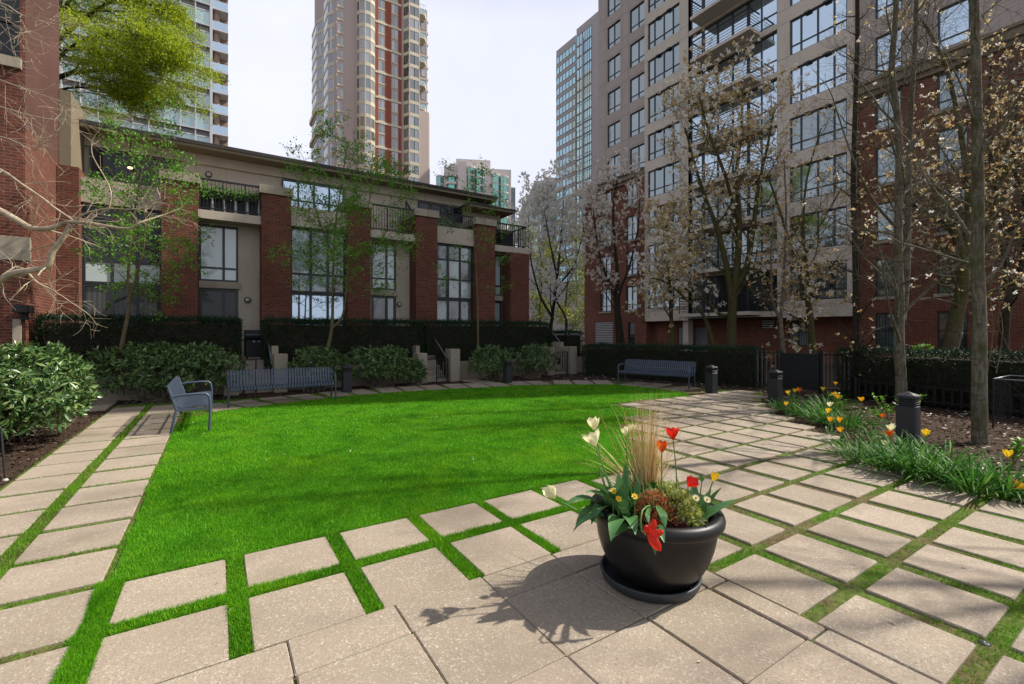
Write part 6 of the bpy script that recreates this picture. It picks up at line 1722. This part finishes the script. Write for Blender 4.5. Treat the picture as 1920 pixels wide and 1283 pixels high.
# wire compost cage at the right edge
t = thing('wire_cage', 'black wire mesh cage with grey top bars at the right edge of the bed', 'cage', (12.4, 1.4, 0))
cx0, cx1, cy0, cy1, ch_ = 11.55, 12.7, .35, 1.75, .86
cx0 = gp(1862, 800).x; cy1 = gp(1862, 800).y; cx1 = cx0 + 1.2; cy0 = cy1 - 1.2
m = MB()
for (x, y) in ((cx0, cy0), (cx1, cy0), (cx1, cy1), (cx0, cy1)): m.tube([(x, y, -.03), (x, y, ch_)], .014, 6)
m.build('corner_post', M['dark'], t)
m = MB(); m.tube([(cx0, cy0, ch_), (cx1, cy0, ch_), (cx1, cy1, ch_), (cx0, cy1, ch_), (cx0, cy0, ch_)], .016, 6); m.build('top_bar', M['steelrail'], t)
m = MB(); nw = 10
for (p, q) in (((cx0, cy0), (cx0, cy1)), ((cx0, cy1), (cx1, cy1))):
    p, q = Vector((*p, 0)), Vector((*q, 0))
    for k in range(nw):
        for s in (0, 1):
            a = p.lerp(q, k / nw); b = p.lerp(q, min(1, max(0, (k + (7 if s else -7)) / nw))); hh = ch_ * abs((b - a).length / (q - p).length) * nw / 7
            m.tube([(a.x, a.y, 0), (b.x, b.y, hh)], .002, 3, False)
            m.tube([(a.x, a.y, ch_), (b.x, b.y, ch_ - hh)], .002, 3, False)
m.build('mesh', M['dark'], t)

# ---- flower bed
def clump(label, c, n, L, w, r, spread, mat='strap', name='daffodil_clump', lean=(0, 0)):
    m = MB()
    for k in range(n):
        a = random.uniform(0, 6.28); rr = math.sqrt(random.random()) * r; p = Vector((c[0] + rr * math.cos(a), c[1] + rr * math.sin(a), -.03))
        a2 = a + random.gauss(0, .5); d = Vector((math.cos(a2) * spread * (rr / r + .25) + lean[0], math.sin(a2) * spread * (rr / r + .25) + lean[1], 1))
        m.blade(p, d, (0, 0, 1), L * random.uniform(.65, 1.15), w * random.uniform(.7, 1.2), random.uniform(.5, 2.0), 6, .12)
    return tag(m.build(name, M[mat]), label, 'plant', 'strap leaved clumps edging the flower bed')
cl = [((1458, 765), 70, .30, .013, .16, 'dark leafy clump round the foot of the bollard by the gate'), ((1500, 775), 210, .42, .014, .34, 'strap leaf clump just right of the bollard by the gate'), ((1545, 790), 220, .42, .014, .34, 'strap leaf clump in the middle of the far flower group'),
      ((1590, 800), 200, .40, .014, .32, 'strap leaf clump at the front of the far flower group'), ((1640, 818), 60, .22, .012, .22, 'thin low clump between the two flower groups'), ((1555, 765), 150, .40, .013, .30, 'strap leaf clump at the back of the far flower group'),
      ((1612, 862), 210, .42, .013, .28, 'strap leaf clump hanging over the paving left of the front bollard'), ((1662, 878), 200, .42, .013, .25, 'strap leaf clump at the foot of the front bollard, on its left'), ((1722, 892), 230, .44, .017, .26, 'upright broad leaved clump in front of the front bollard'),
      ((1770, 890), 210, .44, .016, .26, 'strap leaf clump right of the front bollard'), ((1822, 922), 190, .40, .015, .24, 'strap leaf clump left of the golden tulip at the right edge'), ((1885, 925), 130, .38, .018, .22, 'strap leaf clump at the right edge of the photo'), ((1690, 858), 150, .40, .013, .24, 'strap leaf clump behind the front bollard')]
for (px, n_, L_, w_, r_, lab) in cl:
    p = gp(*px); clump(lab, (p.x, p.y), int(n_ * .72), L_ * 1.3, w_ * 1.35, r_ * .80, .85)
def bed_tulip(label, px, py, d_ground, pet, size=.05, open_=.3, axis=None):
    z = d_ground if d_ground < 1 else .40; td = (CH - z) * F0 / (py - HOR); h = at(px, py, td)
    while h.x < bed_x(h.y) + .10 and h.z > .10: td += .05; h = at(px, py, td)
    b = Vector((h.x + random.uniform(-.03, .03), h.y + random.uniform(-.03, .03), -.03))
    tulip(label, b, h, pet, size=size * 1.45, open_=open_, axis=axis, leaves=2, leafL=.2, leafW=.035, group='tulips in the flower bed')
bt = [(1478, 735, 11.6, 'p_yellow', 'yellow tulip low against the black gate, leftmost in the bed'), (1490, 731, 12.0, 'p_yellow', 'yellow tulip just right of the leftmost one by the gate'), (1498, 729, 12.0, 'p_orange', 'small orange tulip in front of the gate'),
      (1543, 728, 11.2, 'p_yellow', 'largest bright yellow tulip before the grey fence bars'), (1567, 717, 11.4, 'p_gold', 'golden tulip highest by the hedge corner'), (1565, 738, 10.8, 'p_gold', 'open golden tulip below the highest one, left of its pair'), (1571, 743, 10.6, 'p_gold', 'open golden tulip right of its pair near the green sprig'),
      (1615, 748, 10.6, 'p_gold', 'lone golden tulip standing in the mulch'), (1474, 756, 9.6, 'p_yellow', 'yellow tulip deep in the leaves beside the gate bollard'), (1556, 758, 9.6, 'p_cream', 'pale cream tulip above the far leaf clump'), (1553, 770, 9.3, 'p_yellow', 'yellow tulip under the pale cream one'),
      (1557, 786, .3, 'p_gold', 'golden orange tulip at the front of the far group'), (1575, 787, .3, 'p_gold', 'golden tulip right at the front of the far group'), (1576, 806, .18, 'p_gold', 'lowest golden tulip near the paving joint'), (1671, 803, .52, 'p_cream', 'cream tulip left of the front bollard'), (1668, 814, .48, 'p_orange', 'orange tulip right below the cream one by the front bollard'),
      (1662, 832, .42, 'p_cream', 'cream flower low in the leaves left of the front bollard'), (1655, 779, .15, 'p_orange', 'small orange tulip in the mulch behind the front bollard'), (1736, 813, .48, 'p_yellow', 'yellow tulip close to the right face of the front bollard'), (1890, 853, .42, 'p_yellow', 'yellow tulip above the golden one at the right edge'),
      (1900, 910, .26, 'p_gold', 'wide open golden tulip nearest the camera at the right edge')]
for i, (px, py, tg, pet, lab) in enumerate(bt):
    big = i == len(bt) - 1
    bed_tulip(lab, px, py + 5, tg, pet, .055 if not big else .062, .35 if pet != 'p_yellow' else .2, (.2, -.6, .6) if big else None)
# small leafy sprigs
def sprig(label, base, h, n, leaf):
    t = thing('leafy_sprig', label, 'plant', base, group='young leafy shrubs in the bed'); m = MB(); P, D = [], []
    for k in range(5):
        d = Vector((random.gauss(0, .28), random.gauss(0, .28), 1)); q = Vector(base) + d * h * random.uniform(.55, 1.0); m.tube([base, Vector(base).lerp(q, .5), q], [.006, .005, .003], 5)
        for i in range(n // 5):
            f = random.uniform(.45, 1.02); P.append(Vector(base).lerp(q, f)); D.append((random.gauss(0, 1), random.gauss(0, 1), .5))
    m.build('stem', M['bark_brown'], t); V, Q = leaf_arrays(np.array(P), np.array(D), leaf, leaf * .5, .2); np_mesh('leaves', V, Q, M['leaf_maple'], t)
for px, py, h, lab in ((1580, 785, .55, 'dark green sprig beside the golden tulips by the hedge'), (1668, 792, .60, 'pale green sprig left behind the front bollard'), (1702, 775, .5, 'pale green sprig showing above the front bollard'), (1650, 790, .3, 'small green sprig low in the mulch'), (1898, 868, .35, 'bright green sprig at the right edge')):
    b = gp(px, py); sprig(lab, (b.x, b.y, -.03), h, 60, .085)
# ================================================================== camera, sun, sky
cam = bpy.data.cameras.new('camera'); co = bpy.data.objects.new('camera', cam); col.objects.link(co)
co.location = (0, 0, CH); co.rotation_euler = (R(90), 0, -YAW)
cam.sensor_width = 36; cam.lens = 36 * F0 / 1920; cam.shift_y = -(641.5 - HOR) / 1920
cam.clip_start = .05; cam.clip_end = 1500
scene.camera = co
SUN = Vector((.93, -.30, 1.0)).normalized()
elev = math.asin(SUN.z); azim = math.atan2(SUN.x, SUN.y)
sl = bpy.data.lights.new('sun', 'SUN'); so = bpy.data.objects.new('sun', sl); col.objects.link(so)
so.rotation_euler = SUN.to_track_quat('Z', 'Y').to_euler(); so.location = SUN * 60
sl.energy = 5.0; sl.angle = R(.8); sl.color = (1.0, .94, .85)
w = bpy.data.worlds.new('World'); scene.world = w; w.use_nodes = True
nt = w.node_tree; nt.nodes.clear()
out = nt.nodes.new('ShaderNodeOutputWorld'); bg = nt.nodes.new('ShaderNodeBackground')
sk = nt.nodes.new('ShaderNodeTexSky'); sk.sky_type = 'NISHITA'; sk.sun_disc = False; sk.sun_elevation = elev; sk.sun_rotation = azim; sk.air_density = 1.0; sk.dust_density = 3.0; sk.ozone_density = 1.0
tc = nt.nodes.new('ShaderNodeTexCoord')
n1 = N(nt, 'ShaderNodeTexNoise', i_Scale=1.6, i_Detail=6.0, i_Roughness=.55); nt.links.new(tc.outputs['Generated'], n1.inputs['Vector'])
cl_ = ramp(nt, n1.outputs['Fac'], [(.3, (.80, .80, .80)), (.7, (1, 1, 1))])      # thin bright cloud veil
veil = mix(nt, n1.outputs['Fac'], (7.1, 7.35, 8.7), (8.2, 8.4, 9.4))
sz = N(nt, 'ShaderNodeSeparateXYZ'); nt.links.new(tc.outputs['Generated'], sz.inputs[0])
low = ramp(nt, sz.outputs[2], [(.56, (1, 1, 1)), (.82, (.08, .08, .08))])       # the veil of haze thins out towards the zenith
c = mix(nt, mix(nt, 1.0, cl_, low, 'MULTIPLY'), sk.outputs[0], veil)
nt.links.new(c, bg.inputs[0]); bg.inputs[1].default_value = .085
nt.links.new(bg.outputs[0], out.inputs[0])
scene.view_settings.view_transform = 'Standard'; scene.view_settings.look = 'None'; scene.view_settings.gamma = 1.0; scene.view_settings.exposure = .50
scene.cycles.max_bounces = 8; scene.cycles.transparent_max_bounces = 8; scene.cycles.diffuse_bounces = 4; scene.cycles.glossy_bounces = 3
scene.cycles.use_denoising = True
